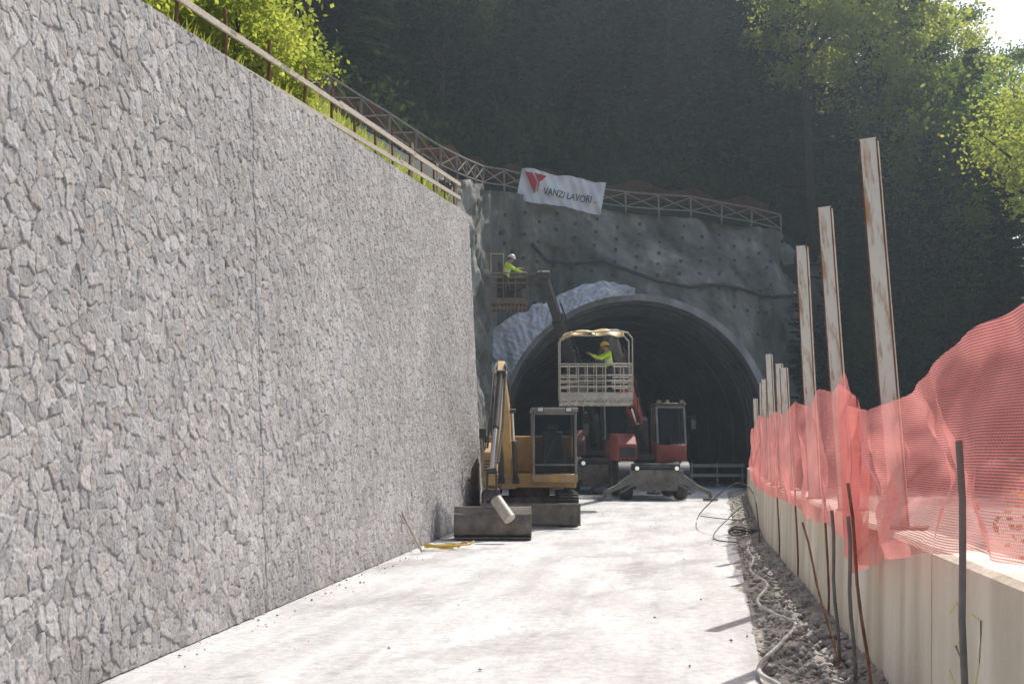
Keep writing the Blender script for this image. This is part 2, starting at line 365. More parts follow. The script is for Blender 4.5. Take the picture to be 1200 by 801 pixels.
disp=js*(.007+.009*np.mod(ID*7.7,1)+.020*ax*DX+.020*ay*DY)+.013*(fbm(YY*15,VV*15,21)-.5)*js+.006*(fbm(YY*36,VV*36,5)-.5)
joint=np.zeros(YY.shape)
for yj,st_ in ((13.1,.8),(6.4,.35),(21.5,.4)):
    jd=np.abs(YY-yj-.02*np.sin(VV*5)-.05*(vnoise(VV*7,VV*0,3)-.5)); jm=np.clip(1-jd/.022,0,1)*st_; joint=np.maximum(joint,jm)
disp=disp*(1-joint)-.018*joint
tone=.345+.15*np.mod(ID*53.1,1); warm=(np.mod(ID*91.3,1)-.4)*.028
dk=.55+.45*js; dk=dk*(1-.35*joint)
foot_tone=1-.25*np.clip(1-VV/.5,0,1)*vnoise(YY*1.5,VV,8)  # colour gets unevenly darker towards the wall foot
R_=(tone*1.02+warm*.7)*dk*foot_tone;G_=(tone)*dk*.99*foot_tone;B_=(tone*.965-warm*.7)*dk*foot_tone
XX=wbX(YY)-.05*VV+disp
v=np.stack([XX,YY-.1*disp,VV],-1).reshape(-1,3)
wall=thing('stone_retaining_wall','tall battered retaining wall clad in rough grey stones','wall')
face=fastmesh('stone_facing',v,gridfaces(len(Yw),nv),M['stone'],wall,True)
ca=face.data.color_attributes.new('tone','FLOAT_COLOR','POINT')
ca.data.foreach_set('color',np.stack([R_,G_,B_,np.ones_like(R_)],-1).astype(np.float32).ravel())
b=MB(); vs=[]
for y in [-3,31.0]:
    vs+=[(wbX(y)-.04,y,-.1),(wbX(y)-.04-.05*wtZ(y),y,wtZ(y)),(wbX(y)-.7-.05*wtZ(y),y,wtZ(y)),(wbX(y)-.9,y,-.1)]
b.add(vs,[(0,1,2,3),(7,6,5,4),(0,4,5,1),(1,5,6,2),(2,6,7,3)])
b.obj('concrete_core',M['conc'],wall,smooth=False)
# ------------------------------------------------------------------ hillside
ST=[ # A, B, n, k
((-5.2,-8,3.5),(-14,-8,9),(-1,.2),.5),
((-4.25,5,4.98),(-13,8,10),(-1,.3),.5),
((-3.55,12,5.75),(-12,18,11.2),(-1,.3),.5),
((-2.75,20,6.62),(-11,27,12.6),(-1,.4),.6),
((-2.02,27,7.4),(-9.3,35,14.0),(-.9,.5),.7),
((-1.62,31.0,7.85),(-7.4,42,14.5),(-.8,.6),.8),
((-2.6,40,11),(-5,46.5,14.0),(-.75,.65),.85),
((-2,50,13.2),(-2.6,51,13.5),(-.6,.8),.95),
((-1,57.5,14.5),(-1.3,58.2,14.6),(-.35,.94),.95),
((1.5,61,14.85),(1.4,61.6,14.9),(-.15,1),.95),
((4.5,62,14.5),(4.5,62.6,14.55),(-.05,1),.95),
((10,64,14.4),(10,64.6,14.45),(0,1),.95),
((14.8,66,14.1),(14.8,66.6,14.15),(.05,1),.9),
((18,67,12.5),(18.2,67.8,12.6),(.08,1),.75),
((23,68,9),(23,69,9.2),(.1,1),.55),
((32,66,5),(32,67,5.3),(.1,1),.36),
((50,60,1),(50,61,1.5),(.2,1),.28),
((90,45,0),(90,46,.5),(.4,1),.25)]
DD=[6,14,26,42,65,100]
CT=[]
for A,B,n,k in ST:
    nn=Vector((n[0],n[1])).normalized(); row=[Vector(A),Vector(B)]
    C=Vector((B[0]+nn.x*2.2,B[1]+nn.y*2.2,B[2]+.15)); row.append(C)
    for d in DD: row.append(Vector((C.x+nn.x*d,C.y+nn.y*d,C.z+k*d)))
    CT.append(row)
CTA=np.array([[list(p) for p in r] for r in CT])
def terr(s,r):
    s=np.clip(np.asarray(s,float),0,len(ST)-1.001);r=np.clip(np.asarray(r,float),0,CTA.shape[1]-1.001)
    i=np.floor(s).astype(int);j=np.floor(r).astype(int);a=(s-i)[...,None];b=(r-j)[...,None]
    return CTA[i,j]*(1-a)*(1-b)+CTA[i+1,j]*a*(1-b)+CTA[i,j+1]*(1-a)*b+CTA[i+1,j+1]*a*b
ss=np.linspace(0,len(ST)-1.01,240); rr=np.concatenate([np.linspace(0,2,16),np.linspace(2.12,8-.001,70)])
S,Rr=np.meshgrid(ss,rr,indexing='ij'); P=terr(S,Rr)
amp=np.clip((Rr-0)/1.0,0,1)*np.where(Rr<2.1,.15,.9)
P[...,2]+=amp*(fbm(P[...,0]*.35,P[...,1]*.35,3)-.5)*1.6
hill=fastmesh('hillside',P.reshape(-1,3),gridfaces(len(ss),len(rr)),M['forest_floor'],smooth=True); hill['kind']='structure'
ss=np.linspace(0.2,5,90); rr=np.linspace(0,1,22); S,Rr=np.meshgrid(ss,rr,indexing='ij'); P=terr(S,Rr); P[...,2]+=.12+.35*(fbm(P[...,0]*1.3,P[...,1]*1.3,6)-.4)*np.minimum(1,Rr*6)
o=fastmesh('grass_bank',P.reshape(-1,3),gridfaces(90,22),M['drygrass'],smooth=True); o['kind']='structure'
ss=np.linspace(12,len(ST)-1.01,60); tt=np.linspace(0,1,14); P=[]
for s in ss:
    A=terr(s,0.)
    for t in tt:
        P.append((A[0]+0*t,A[1]-t*5-.0,A[2]*(1-t)-.3*t+ .8*(float(vnoise(np.array(A[0]*.5),np.array(t*4.),2))-.5)*(1 if 0<t<1 else 0)))
o=fastmesh('lower_slope',P,gridfaces(60,14),M['forest_floor'],smooth=True); o['kind']='structure'
# ------------------------------------------------------------------ shotcrete face with opening
XC,RO,SP=6.0,6.75,2.7    # tunnel centre, outer radius, springline
TOPC=[Vector(p) for p in [(-1.75,31.3,7.9),(-2.6,40,11),(-2,50,13.2),(-1,57.5,14.5),(1.5,61,14.85),(4.5,62,14.5),(10,64,14.4),(14.8,66,14.1),(18,67,12.5),(20,67.4,11.2)]]
cols=[]
bots=[Vector(p) for p in [(-.85,31.3,0),(-1.3,40,0),(-1.0,50,0),(-.95,57.2,0)]]
for i in range(3):
    for k in range(36):
        t=k/36; cols.append((lerp(bots[i],bots[i+1],t),lerp(TOPC[i],TOPC[i+1],t)))
cols.append((bots[3],TOPC[3])); 
def topx(x):
    pts=TOPC[3:]
    for a,b in zip(pts,pts[1:]):
        if a.x<=x<=b.x: return lerp(a,b,(x-a.x)/(b.x-a.x))
    return pts[0] if x<pts[0].x else pts[-1]
cols.append((Vector((XC-RO-.02,58.6,0)),topx(XC-RO)))
N=130
for k in range(N+1):
    th=math.pi*(1-k/N); x=XC+(RO-.12)*math.cos(th); z=SP+(RO-.12)*math.sin(th)
    tp=topx(x+.12*(k/N)*16); 
    cols.append((Vector((x,58.9+z*.12,z)),tp))
cols.append((Vector((XC+RO,58.8,0)),topx(14.6)))
for k in range(1,41):
    t=k/40; cols.append((Vector((XC+RO+t*7,58.8+t*4.5,0)),topx(14.6+t*5.4)))
nv=120; P=[]
for a,b_ in cols:
    for j in range(nv):
        t=j/(nv-1); p=lerp(a,b_,t); P.append((p.x,p.y,p.z))
P=np.array(P); u=P[:,0]+P[:,1]*.7
rg=1-np.abs(2*fbm(u*.28+P[:,2]*.12,P[:,2]*.22,41)-1)
bulge=(fbm(u*.3,P[:,2]*.3,31)-.48)*2.4+(fbm(u*1.1,P[:,2]*1.1,12)-.5)*.8+(fbm(u*3.5,P[:,2]*3.5,17)-.5)*.28+(rg-.8)*1.0
bw=np.clip(P[:,2]/2,0,1)
P[:,1]+=-bulge*bw*.85; P[:,0]+=np.where(P[:,1]<57,bulge*.5,0)
shot=thing('sprayed_concrete_slope','rough grey sprayed concrete slope anchored around the tunnel mouth','slope wall')
fastmesh('sprayed_surface',P,gridfaces(len(cols),nv),M['shot'],shot,True)
G=P.reshape(len(cols),nv,3)
pl=MB(); pl.box((0,-.05,0),(.16,.06,.16)); pl.cyl((0,-.05,0),(0,-.2,0),.035,n=8)
pm=None;cnt=0
for ii,ci in enumerate(range(112,len(cols)-6,7)):
    for j in range(34+(ii%2)*8,114,16):
        q=G[ci,j]
        if q[2]<4 or math.hypot(q[0]-XC,q[2]-SP)<RO+1.0: continue
        if cnt>=95: continue
        if pm is None: a=pl.obj('anchor_plate',M['dark'],shot); pm=a.data
        else: a=bpy.data.objects.new('anchor_plate',pm); COL.objects.link(a); a.parent=shot
        a.location=(q[0],q[1]-.03,q[2]); cnt+=1
def surf(x,z):
    best=min(((abs(p[0]-x)+abs(p[2]-z)),tuple(p)) for p in P[(P[:,1]>56)&(abs(P[:,0]-x)<1)&(abs(P[:,2]-z)<1.5)])
    return best[1]
pp=[]
for x,z in [(1.0,12.2),(1.8,11.4),(3.2,11.3),(4.6,11.5),(6,10.9),(7.4,10.35),(8.2,10.2),(9,10.1),(10,10.2),(11,10.3),(12,10.1),(13,9.9),(14,10),(15,10.1),(16,10.6)]:
    s_=surf(x,z); pp.append((x,s_[1]-.3,z))
h=MB(); h.tube(pp,.1,8); o=h.obj('drain_hose',M['hoseb']); tag(o,'black drain hose pinned across the sprayed concrete','hose')
# ------------------------------------------------------------------ tunnel
tun=thing('tunnel_portal','concrete arched tunnel mouth with dark unlit interior','tunnel',(XC,58.0,0))
def archpts(R,sp,n=64):
    a=[(R,-.1),(R,sp*.5),(R,sp)]
    for k in range(1,n): th=math.pi*k/n; a.append((R*math.cos(th),sp+R*math.sin(th)))
    return a+[(-R,sp),(-R,sp*.5),(-R,-.1)]
RI=6.42
ai=archpts(RI,SP);ao=archpts(RO,SP);n=len(ai)
b=MB()
vs=[(x,0,z) for x,z in ai]+[(x,0,z) for x,z in ao]+[(x,.0+3,z) for x,z in ao]+[(x,3,z) for x,z in ai]
fs=[]
for k in range(n-1):
    fs+=[(k,k+1,n+k+1,n+k),(n+k,n+k+1,2*n+k+1,2*n+k),(3*n+k+1,3*n+k,k,k+1),(2*n+k,2*n+k+1,3*n+k+1,3*n+k)]
b.add(vs,fs); b.obj('portal_ring',M['conc'],tun)
b=MB(); st=[(.35,.05),(.36,-.16)]
yy=.36
for s_ in range(4):
    st+=[(yy+.8,-.16),(yy+.82,-.27),(yy+.98,-.27),(yy+1.0,-.16)]; yy+=1.0
for s_ in range(10):
    st+=[(yy+3.9,-.16),(yy+3.92,-.24),(yy+4.1,-.24),(yy+4.12,-.16)]; yy+=4.12
vs=[];m_=len(st)
for (y,dr) in st:
    for x,z in archpts(RI+dr,SP): vs.append((x,y,z))
fs=[]
for i in range(m_-1):
    for k in range(n-1): fs.append((i*n+k,i*n+k+1,(i+1)*n+k+1,(i+1)*n+k))
b.add(vs,fs)
b.add([(x,yy,z) for x,z in archpts(RI+.1,SP)],[tuple(range(n))])
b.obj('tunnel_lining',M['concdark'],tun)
def ribbon(name,pts,seed,y0=-.2,n1=260,n2=34):
    A=np.array(pts,float); P=[]
    for i in range(n1):
        t=i/(n1-1); th=A[0,0]+(A[-1,0]-A[0,0])*t; ri=np.interp(th,A[:,0],A[:,1]); ro=np.interp(th,A[:,0],A[:,2])
        tr=math.radians(th); L_=abs(A[-1,0]-A[0,0])*.12
        ro+=.5*(float(fbm(np.array(t*L_*1.3),np.array(.5),seed,3))-.45)
        for j in range(n2):
            q=j/(n2-1)
            f1=1-abs(2*float(fbm(np.array(t*L_*1.5+q*1.4),np.array(q*1.3+t),seed,3))-1)
            f2=1-abs(2*float(fbm(np.array(t*L_*3.1-q*1.9),np.array(q*2.6),seed+9,3))-1)
            rad=ri+(ro-ri)*q
            P.append((rad*math.cos(tr),y0-.7*(f1-.75)-.3*(f2-.75)+.3*q,SP+rad*math.sin(tr)))
    return fastmesh(name,P,gridfaces(n1,n2),M['sheet'],tun,True)
ribbon('waterproof_membrane',[(90,RO-.12,RO+.25),(98,RO-.12,RO+.7),(110,RO-.12,RO+.85),(120,RO-.12,RO+.8),(130,RO-.12,RO+.8)],3,-.5)
ribbon('waterproof_membrane',[(126,RO-.12,RO+.9),(134,RO-.12,RO+1.3),(145,RO-.12,RO+1.8),(158,RO-.12,RO+1.2),(178,RO-.12,RO+.5)],9,-.65)
def board_rail(name,label,x0,x1,y,mat,zs=(.55,1.05)):
    t=thing(name,label,'barrier',((x0+x1)/2,y,0)); L=(x1-x0)
    for z in zs:
        q=MB(); q.box((0,0,z),(L,.04,.16)); q.obj('rail',mat,t)
    for k in range(3):
        q=MB(); x=-L/2+.1+k*(L-.2)/2; q.box((x,.06,.6),(.07,.07,1.2)); q.box((x,.06,.02),(.3,.5,.04)); q.obj('post',M['wood'],t)
board_rail('timber_barrier','pale timber plank barrier inside the tunnel mouth',9.2,12.0,62,M['wood'])
# ------------------------------------------------------------------ banner
bt=thing('banner','white company banner with red emblem tied to the railing','banner',(2.5,59.8,14.95))
bt.rotation_euler=(math.radians(-4),math.radians(10.5),0)
W,Hh=4.35,1.65; P=[];nu,nv=90,36
def by_(x,z): return .07*math.sin(x*2.3+z)+.045*math.sin(x*6.5-z*3)+.05*math.sin(x*3+z*5)+.025*math.sin(x*13+z*7)
for i in range(nu):
    for j in range(nv):
        x=-W/2+W*i/(nu-1); z=-Hh/2+Hh*j/(nv-1)
        P.append((x,by_(x,z),z+.06*math.sin(x*3)*(z>0)+.05*math.sin(x*2+1)*(z<0)))
fastmesh('banner_cloth',P,gridfaces(nu,nv),M['banner'],bt,True)
def onb(vs): return [(x,by_(x,z)-.04,z) for x,z in vs]
q=MB()
q.add(onb([(-2.0,.66),(-1.62,.66),(-1.3,.2),(-1.3,-.42)]),[(0,3,2,1)]); 
q.add(onb([(-1.5,.66),(-.88,.6),(-1.2,-.3),(-1.22,.22)]),[(0,3,2,1)]); q.obj('emblem',M['bred'],bt,smooth=False)
def text(s,size,loc,mat,parent,name='lettering',off=0,sy=1):
    c=bpy.data.curves.new('t','FONT'); c.body=s; c.size=size; c.extrude=0; c.offset=off; c.resolution_u=3
    o=bpy.data.objects.new('t',c); COL.objects.link(o); bpy.context.view_layer.update()
    me=bpy.data.meshes.new_from_object(o.evaluated_get(bpy.context.evaluated_depsgraph_get()))
    bpy.data.objects.remove(o); me.materials.clear(); me.materials.append(mat)
    for vv in me.vertices:
        x=vv.co.x+loc[0]; z=vv.co.y*sy+loc[2]; vv.co=(x,by_(x,z)-.045,z)
    o=bpy.data.objects.new(name,me); COL.objects.link(o); o.parent=parent; return o
text('VANZI LAVORI',.375,(-.88,0,-.36),M['bblack'],bt,off=.006,sy=1.35)
text('srl',.17,(1.72,0,-.36),M['bred'],bt)
for x in(-2.15,2.15):
    q=MB(); q.tube([(x,0,.78),(x,.6,1.0),(x,1.5,.9)],.012,5); q.obj('tie_rope',M['hosew'],bt)
# ------------------------------------------------------------------ railing with X braces on the hill path
rail=thing('path_railing','brown timber railing with crossed braces along the hillside path','railing')
svals=np.linspace(4.4,12.1,400); PB=terr(svals,np.ones(400)); PB[:,1]-=.35; seglen=np.concatenate([[0],np.cumsum(np.linalg.norm(np.diff(PB,axis=0),axis=1))])
Lr=seglen[-1]; npn=int(Lr/1.9)
st_=[np.array([np.interp(Lr*k/npn,seglen,PB[:,c]) for c in range(3)]) for k in range(npn+1)]
for p in st_: p[2]+=random.uniform(-.07,.07)
for k in range(npn+1):
    p=Vector(st_[k]); q=MB(); q.box((p.x,p.y,p.z+.5),(.09,.09,1.3),Matrix.Rotation(random.uniform(-.05,.05),3,'Y')); q.obj('post',M['woodb'],rail)
    if k<npn:
        a=p;c=Vector(st_[k+1]); q=MB(); off=Vector((.0,-.06,0))
        q.beam(a+off+V(0,0,1.1),c+off+V(0,0,1.1),.05,.08); q.beam(a+off+V(0,0,.3),c+off+V(0,0,.3),.05,.06)
        q.beam(a+V(0,0,.33),c+V(0,0,1.05),.035,.055); q.beam(a+V(0,.04,1.05),c+V(0,.04,.33),.035,.055)
        q.obj('braced_panel',M['woodb'],rail)
def netstrip(name,pts,mat,label,cat,seed=0,fold=.05,du=.06,nz=22,parent=None,group=None):
    A=np.array(pts,float); sl=np.concatenate([[0],np.cumsum(np.hypot(np.diff(A[:,0]),np.diff(A[:,1])))])
    n=int(sl[-1]/du)+2; S=np.linspace(0,sl[-1],n); C=[np.interp(S,sl,A[:,c]) for c in range(4)]
    for c in (2,3):
        k_=max(1,int(.12/du)); ker=np.ones(2*k_+1)/(2*k_+1); C[c]=np.convolve(np.pad(C[c],k_,mode='edge'),ker,'valid')
    P=[];UV=[]
    dx=np.gradient(C[0],S);dy=np.gradient(C[1],S)
    for i in range(n):
        nx,ny=-dy[i],dx[i]
        for j in range(nz):
            t=j/(nz-1); z=C[2][i]+(C[3][i]-C[2][i])*t
            w=.15+.85*math.sin(math.pi*min(1,t*.75+.05))
            f=fold*w*(.4*math.sin(S[i]*2.6+seed+t*3.3)+.12*math.sin(S[i]*9+t*6+seed*2)+ 2.2*(float(fbm(np.array(S[i]*.9+t*1.3),np.array(t*1.8-S[i]*.6),seed,3))-.45))
            sag=.06*(float(vnoise(np.array(S[i]*1.8),np.array(t),seed+5))-.5)*t
            P.append((C[0][i]+nx*f,C[1][i]+ny*f,z+sag)); UV.append((S[i]+.03*math.sin(t*5+S[i]*2),z))
    F=gridfaces(n,nz); o=fastmesh(name,P,F,mat,parent,True)
    uv=o.data.uv_layers.new(name='UVMap'); UV=np.array(UV,dtype=np.float32)
    li=np.empty(len(o.data.loops),dtype=np.int32); o.data.loops.foreach_get('vertex_index',li)
    uv.data.foreach_set('uv',UV[li].ravel())
    if label: tag(o,label,cat,group)
    return o
PC=terr(np.linspace(4.2,12.0,90),np.full(90,1.75))
netstrip('hillside_safety_net',[(p[0],p[1],p[2]+1.85+.22*math.sin(i*.9)+.1*math.sin(i*.37),p[2]+1.0) for i,p in enumerate(PC)],M['netd'],'faded orange safety net strung behind the hillside railing','safety net',3,.12,.25,8)
# ------------------------------------------------------------------ wooden fence on wall top
fen=thing('wall_top_fence','makeshift fence of rusty rods and pale timber boards','fence')
def ftop(Y,h,set_=.28): return Vector((-4.28+.101*Y-set_,Y,wtZ(Y)+h))
for k in range(15):
    Y=8.5+k*1.56; q=MB(); a=ftop(Y,-.1); bb=ftop(Y,.75 if Y<22 else .95)+V(random.uniform(-.04,.04),random.uniform(-.05,.05),0)
    q.cyl(a,bb,.022,n=8); q.obj('rusty_rod',M['rust'],fen)
for (y0,h0,y1,h1,w) in [(8,.36,13.2,.44,.07),(13,.44,18.2,.54,.07),(18.0,.56,24.4,.68,.085),(24.2,.66,30.9,.8,.095),(9,.04,13,.1,.06),(12.8,.1,17.2,.17,.07),(17,.18,23,.28,.08),(22.8,.3,30.9,.44,.09),(26,.04,30.9,.12,.09)]:
    q=MB(); q.beam(ftop(y0,h0,.2),ftop(y1,h1,.2),.03,w); q.obj('timber_board',M['wood'],fen)
for Y in(24.3,27.5,30.6):
    q=MB(); q.beam(ftop(Y,-.1,.25),ftop(Y,.9,.25),.05,.08,up=(0,1,0)); q.obj('timber_post',M['wood'],fen)
# ------------------------------------------------------------------ concrete parapet on the right
par=thing('concrete_parapet','long pale cast concrete parapet wall beside the site road','parapet wall')
ysp=[1.0]
while ysp[-1]<44: ysp.append(ysp[-1]+3.0)
for y0,y1 in zip(ysp,ysp[1:]):
    q=MB(); y1b=y1-.02; vs=[]
    for y in(y0,y1b):
        x=barX(y); vs+=[(x,y,-.2),(x+.05,y,1.12),(x+.08,y,1.15),(x+.36,y,1.15),(x+.39,y,1.12),(x+.5,y,-.2)]
    q.add(vs,[(0,1,2,3,4,5)[::-1],(6,7,8,9,10,11)]+[(k,(k+1)%6,6+(k+1)%6,6+k) for k in range(6)])
    q.obj('wall_panel',M['barrier'],par,smooth=False)
def onp(y,z,dx=-.002): return (barX(y)+.038*(z+.2)+dx,y,z)
for pts in ([(6.5,.85),(6.35,.92),(6.2,.86),(6.22,.76),(6.35,.7),(6.22,.64),(6.2,.54),(6.35,.48),(6.5,.55)],[(6.0,.9),(5.8,.9),(5.85,.7),(5.98,.5)]):
    q=MB(); q.tube([onp(y,z) for y,z in pts],.008,6)
    q.obj('spray_paint_mark',M['spray'],par)
def hbeam(Y,top,lean=0,w=.13,off=.1,label='tall pale rusty steel H-beam standing on the parapet line'):
    t=thing('steel_post',label,'post',(barX(Y)+off,Y,0),'steel posts along the parapet',rotz=-.42)
    q=MB(); z0=1.1
    q.box((0,-w/2,(top+z0)/2),(w,.012,top-z0)); q.box((0,w/2,(top+z0)/2),(w,.012,top-z0)); q.box((0,0,(top+z0)/2),(.012,w-.016,top-z0))
    o=q.obj('beam',M['beam'],t,smooth=False); o.rotation_euler=(0,lean,0)
    for x in (-w/2,w/2):
        q=MB(); q.box((x,-w/2-.002,(top+z0)/2),(.012,.014,top-z0-.02))
        o=q.obj('flange_edge',M['rust'],t,smooth=False); o.rotation_euler=(0,lean,0)
    q=MB(); q.box((0,0,1.16),(.26,.26,.02))
    q.obj('base_plate',M['rust'],t)
    return t
hbeam(8.75,4.05,-.05,.125,.24); hbeam(11.6,4.12,-.045,.125,.22); hbeam(14.6,4.25,-.03,.13,.22)
for Y,t in((17.6,2.95),(18.8,3.1),(20.6,3.4),(22.5,3.0),(24.5,3.2),(27.5,3.3),(31,3.1)):
    hbeam(Y,t,random.uniform(-.03,.02),.10,.16,'short weathered steel post standing on the parapet line')
# nets
n1=[(barX(Y)+dx-.1,Y,zt,zb) for Y,zt,zb,dx in [(8.9,2.1,1.0,.0),(9.6,2.38,1.02,.0),(10.4,2.22,1.0,.0),(11.6,2.32,1.05,.05),(13,2.2,1.0,.06),(14.6,2.34,1.05,.05),(16,2.2,1.02,.06),(18,2.32,1.02,.06),(20,2.28,1.0,.06),(22.5,2.4,1.0,.06),(26,2.25,1.0,.06),(31,2.3,1.0,.06)]]
netstrip('safety_net',n1,M['net'],'orange-red mesh safety net hung along the parapet top','safety net',1,.12,.04,28,group='safety nets along the parapet')
n2=[(barX(Y)+dx,Y,zt,zb) for Y,zt,zb,dx in [(3.0,2.3,1.3,-.12),(4.2,2.26,1.3,-.12),(5.0,2.24,1.28,-.14),(5.6,2.19,1.24,-.12),(6.2,2.11,1.2,-.12),(7.0,2.02,1.08,-.12),(8.0,1.98,.98,-.12),(8.7,2.02,.92,-.12),(9.1,2.12,.9,-.08)]]
netstrip('safety_net',n2,M['net'],'crumpled orange-red safety net draped over the near parapet','safety net',7,.19,.03,50,group='safety nets along the parapet')
n3=[(barX(9.3)-.12,9.3,2.28,.95),(barX(9.2)-.2,9.15,2.26,.9),(barX(9.0)-.08,9.0,2.1,.85),(barX(8.8)-.2,8.75,2.05,.78),(barX(8.8)-.1,8.6,2.0,.9)]
netstrip('safety_net',n3,M['net'],'gathered fold of orange-red safety net hanging from a post','safety net',11,.05,.02,40,group='safety nets along the parapet')
def pole(Y,off,z1,r,mat,label,lean=(0,0),z0=0.02,cat='pole'):
    q=MB(); n=7; x=barX(Y)+off
    pts=[(x+lean[0]*k/n+.01*math.sin(k*1.3),Y+lean[1]*k/n,z0+(z1-z0)*k/n) for k in range(n+1)]
    q.tube(pts,r,10); o=q.obj('net_pole',mat); tag(o,label,cat,'poles holding the safety net'); return o
pole(5.02,-.22,1.75,.015,M['dusty'],'dark grey steel pole holding up the net')
pole(8.6,-.2,1.25,.014,M['dusty'],'dark grey steel pole holding up the net',(-.02,0))
pole(9.5,-.2,1.25,.014,M['dusty'],'dark grey steel pole holding up the net',(-.03,0))
pole(7.6,-.22,1.5,.011,M['rust'],'bent rusty steel bar leaning against the parapet',(-.03,.35))
pole(9.2,-.22,1.1,.010,M['rust'],'bent rusty steel bar leaning against the parapet',(.02,1.2))
for Y in (11.9,15.2,18.3): pole(Y,.0,2.25,.012,M['rust'],'thin rusty steel rod holding up the net')
# ------------------------------------------------------------------ hoses and cables
def hose(pts,r,mat,label,name='hose',sub=8):
    P=[Vector(p) for p in pts]; out=[]
    for i in range(len(P)-1):
        p0=P[max(0,i-1)];p1=P[i];p2=P[i+1];p3=P[min(len(P)-1,i+2)]
        for k in range(sub):
            t=k/sub; out.append(.5*((2*p1)+(-p0+p2)*t+(2*p0-5*p1+4*p2-p3)*t*t+(-p0+3*p1-3*p2+p3)*t**3))
    out.append(P[-1]); q=MB(); q.tube(out,r,8); o=q.obj(name,mat); tag(o,label,'hose'); return o
hose([(1.7,7.6,.03),(1.92,8.6,.04),(1.9,9.4,.04),(2.35,10.6,.06),(2.75,11.8,.05),(2.7,12.6,.05),(2.75,13.6,.05),(3.2,15.2,.06),(3.35,17,.05),(3.75,18.8,.06),(4.1,21,.05),(4.9,24,.05),(5.7,29,.05)],.02,M['hosew'],'pale hose snaking along the gravel verge')
hose([(4.3,21,.05),(4.7,23,.3),(4.9,24.5,.9),(4.7,25.5,1.05),(4.3,27,.45),(4.6,30,.05)],.012,M['hoseb'],'black cable looping up from the verge')
hose([(4.2,22.5,.04),(4.0,24,.03),(4.6,25.5,.35),(5.2,27,.5),(5.6,29,.1),(5,32,.03)],.012,M['hoseb'],'black cable looping up from the verge')
hose([(4.5,20.5,.04),(4.8,21.6,.5),(4.85,22.5,1.0),(4.9,23,1.1)],.012,M['hoseb'],'black cable hanging over the parapet')
hose([(2.6,9.6,.06),(2.5,8.4,.05),(2.3,7.4,.05),(2.2,6,.05)],.01,M['hoseb'],'thin black cable trailing along the gravel')
q=MB()
for k in range(3):
    c=Vector((4.75+.05*math.sin(k),24.5+.1*k,.08+.03*k)); q.tube([c+V(.35*math.cos(a),.5*math.sin(a),.03*math.sin(3*a+k)) for a in np.linspace(0,6.28,26)],.013,6)
o=q.obj('cable_coil',M['hoseb']); tag(o,'coil of black cable lying beside the parapet','cable')
q=MB(); q.tube([(-1.88,20.6,.0),(-2.2,20.6,.6),(-2.48,20.4,1.4)],.02,7); o=q.obj('wooden_stake',M['wood']); tag(o,'thin wooden stake leaning against the stone wall','stake')
o.location=(.35,0,0.02); 
q=MB()
for k in range(3):
    q.tube([(-1.25+.3*math.cos(a)*(1+.2*k)+.07*k,21.5+.3*math.sin(a+k)*(.7+.2*k),.03+.02*k+.05*max(0,math.sin(2*a+k))) for a in np.linspace(0,5.5,18)],.018,6)
o=q.obj('lifting_strap',M['strap']); tag(o,'tangled yellow lifting strap lying on the road','strap')
# ------------------------------------------------------------------ excavator
EX=thing('excavator','muddy yellow tracked excavator with dark cab and lowered ditching bucket','excavator',(.42,29.4,0))
def track(x):
    t=MB(); prof=[]
    for k in range(13): a=math.pi/2+math.pi*k/12; prof.append((-1.15+.36*math.cos(a),.38+.36*math.sin(a)))
    for k in range(13): a=-math.pi/2+math.pi*k/12; prof.append((1.15+.36*math.cos(a),.38+.36*math.sin(a)))
    t.prism(prof,x-.22,x+.22)
    n=len(prof)
    per=[Vector((0,a,b)) for a,b in prof]; 
    for i in range(n):
        a=per[i];b_=per[(i+1)%n]; L=(b_-a).length; m_=max(1,int(L/.14))
        for k in range(m_):
            p=lerp(a,b_,(k+.5)/m_); d=(b_-a).normalized(); ang=math.atan2(d.z,d.y)
            t.box((x,p.y,p.z),(.46,.05,.07),Matrix.Rotation(ang,3,'X'))
    t.obj('track',M['rubber'],EX,smooth=False)
    w=MB()
    for y in(-1.15,1.15): w.cyl((x-.235,y,.38),(x+.235,y,.38),.24,n=18)
    for y in(-.7,-.25,.2,.65): w.cyl((x-.235,y,.2),(x+.235,y,.2),.12,n=12)
    w.box((x,0,.4),(.3,1.9,.25)); w.obj('track_roller',M['mud'],EX)
track(-.9);track(.9)
q=MB(); q.box((0,0,.5),(1.5,1.4,.3)); q.cyl((0,0,.6),(0,0,.86),.5,n=24); q.obj('undercarriage',M['mud'],EX,.02)
q=MB(); pr=[(-1.95,.06),(-2.02,.1),(-1.98,.28),(-2.02,.46),(-2.08,.55),(-2.02,.56),(-1.92,.46),(-1.88,.28),(-1.9,.06)]
q.prism(pr,-1.12,1.12); q.beam((-.5,-1.9,.3),(-.4,-.6,.45),.14,.16); q.beam((.5,-1.9,.3),(.4,-.6,.45),.14,.16)
q.box((-1.12,-1.95,.3),(.03,.25,.5)); q.box((1.12,-1.95,.3),(.03,.25,.5)); q.obj('dozer_blade',M['mud'],EX,smooth=False)
q=MB(); q.prism([(-1.0,.88),(1.35,.88),(1.5,1.05),(1.5,1.2),(-1.0,1.2)],-1.1,1.1); q.obj('slew_platform',M['yellow'],EX,.03)
q=MB(); q.prism([(.35,1.2),(1.55,1.2),(1.6,1.75),(1.4,2.1),(.35,2.12)],-1.12,1.1)
q.prism([(-1.0,1.2),(.4,1.2),(.4,1.95),(-.55,1.95),(-1.0,1.7)],-1.12,-.78); q.obj('engine_cover',M['yellow'],EX,.05)
for k in range(6):
    q=MB(); q.box((-1.126,-.1,1.35+k*.06),(.01,.5,.025)); q.obj('vent_slot',M['blackp'],EX)
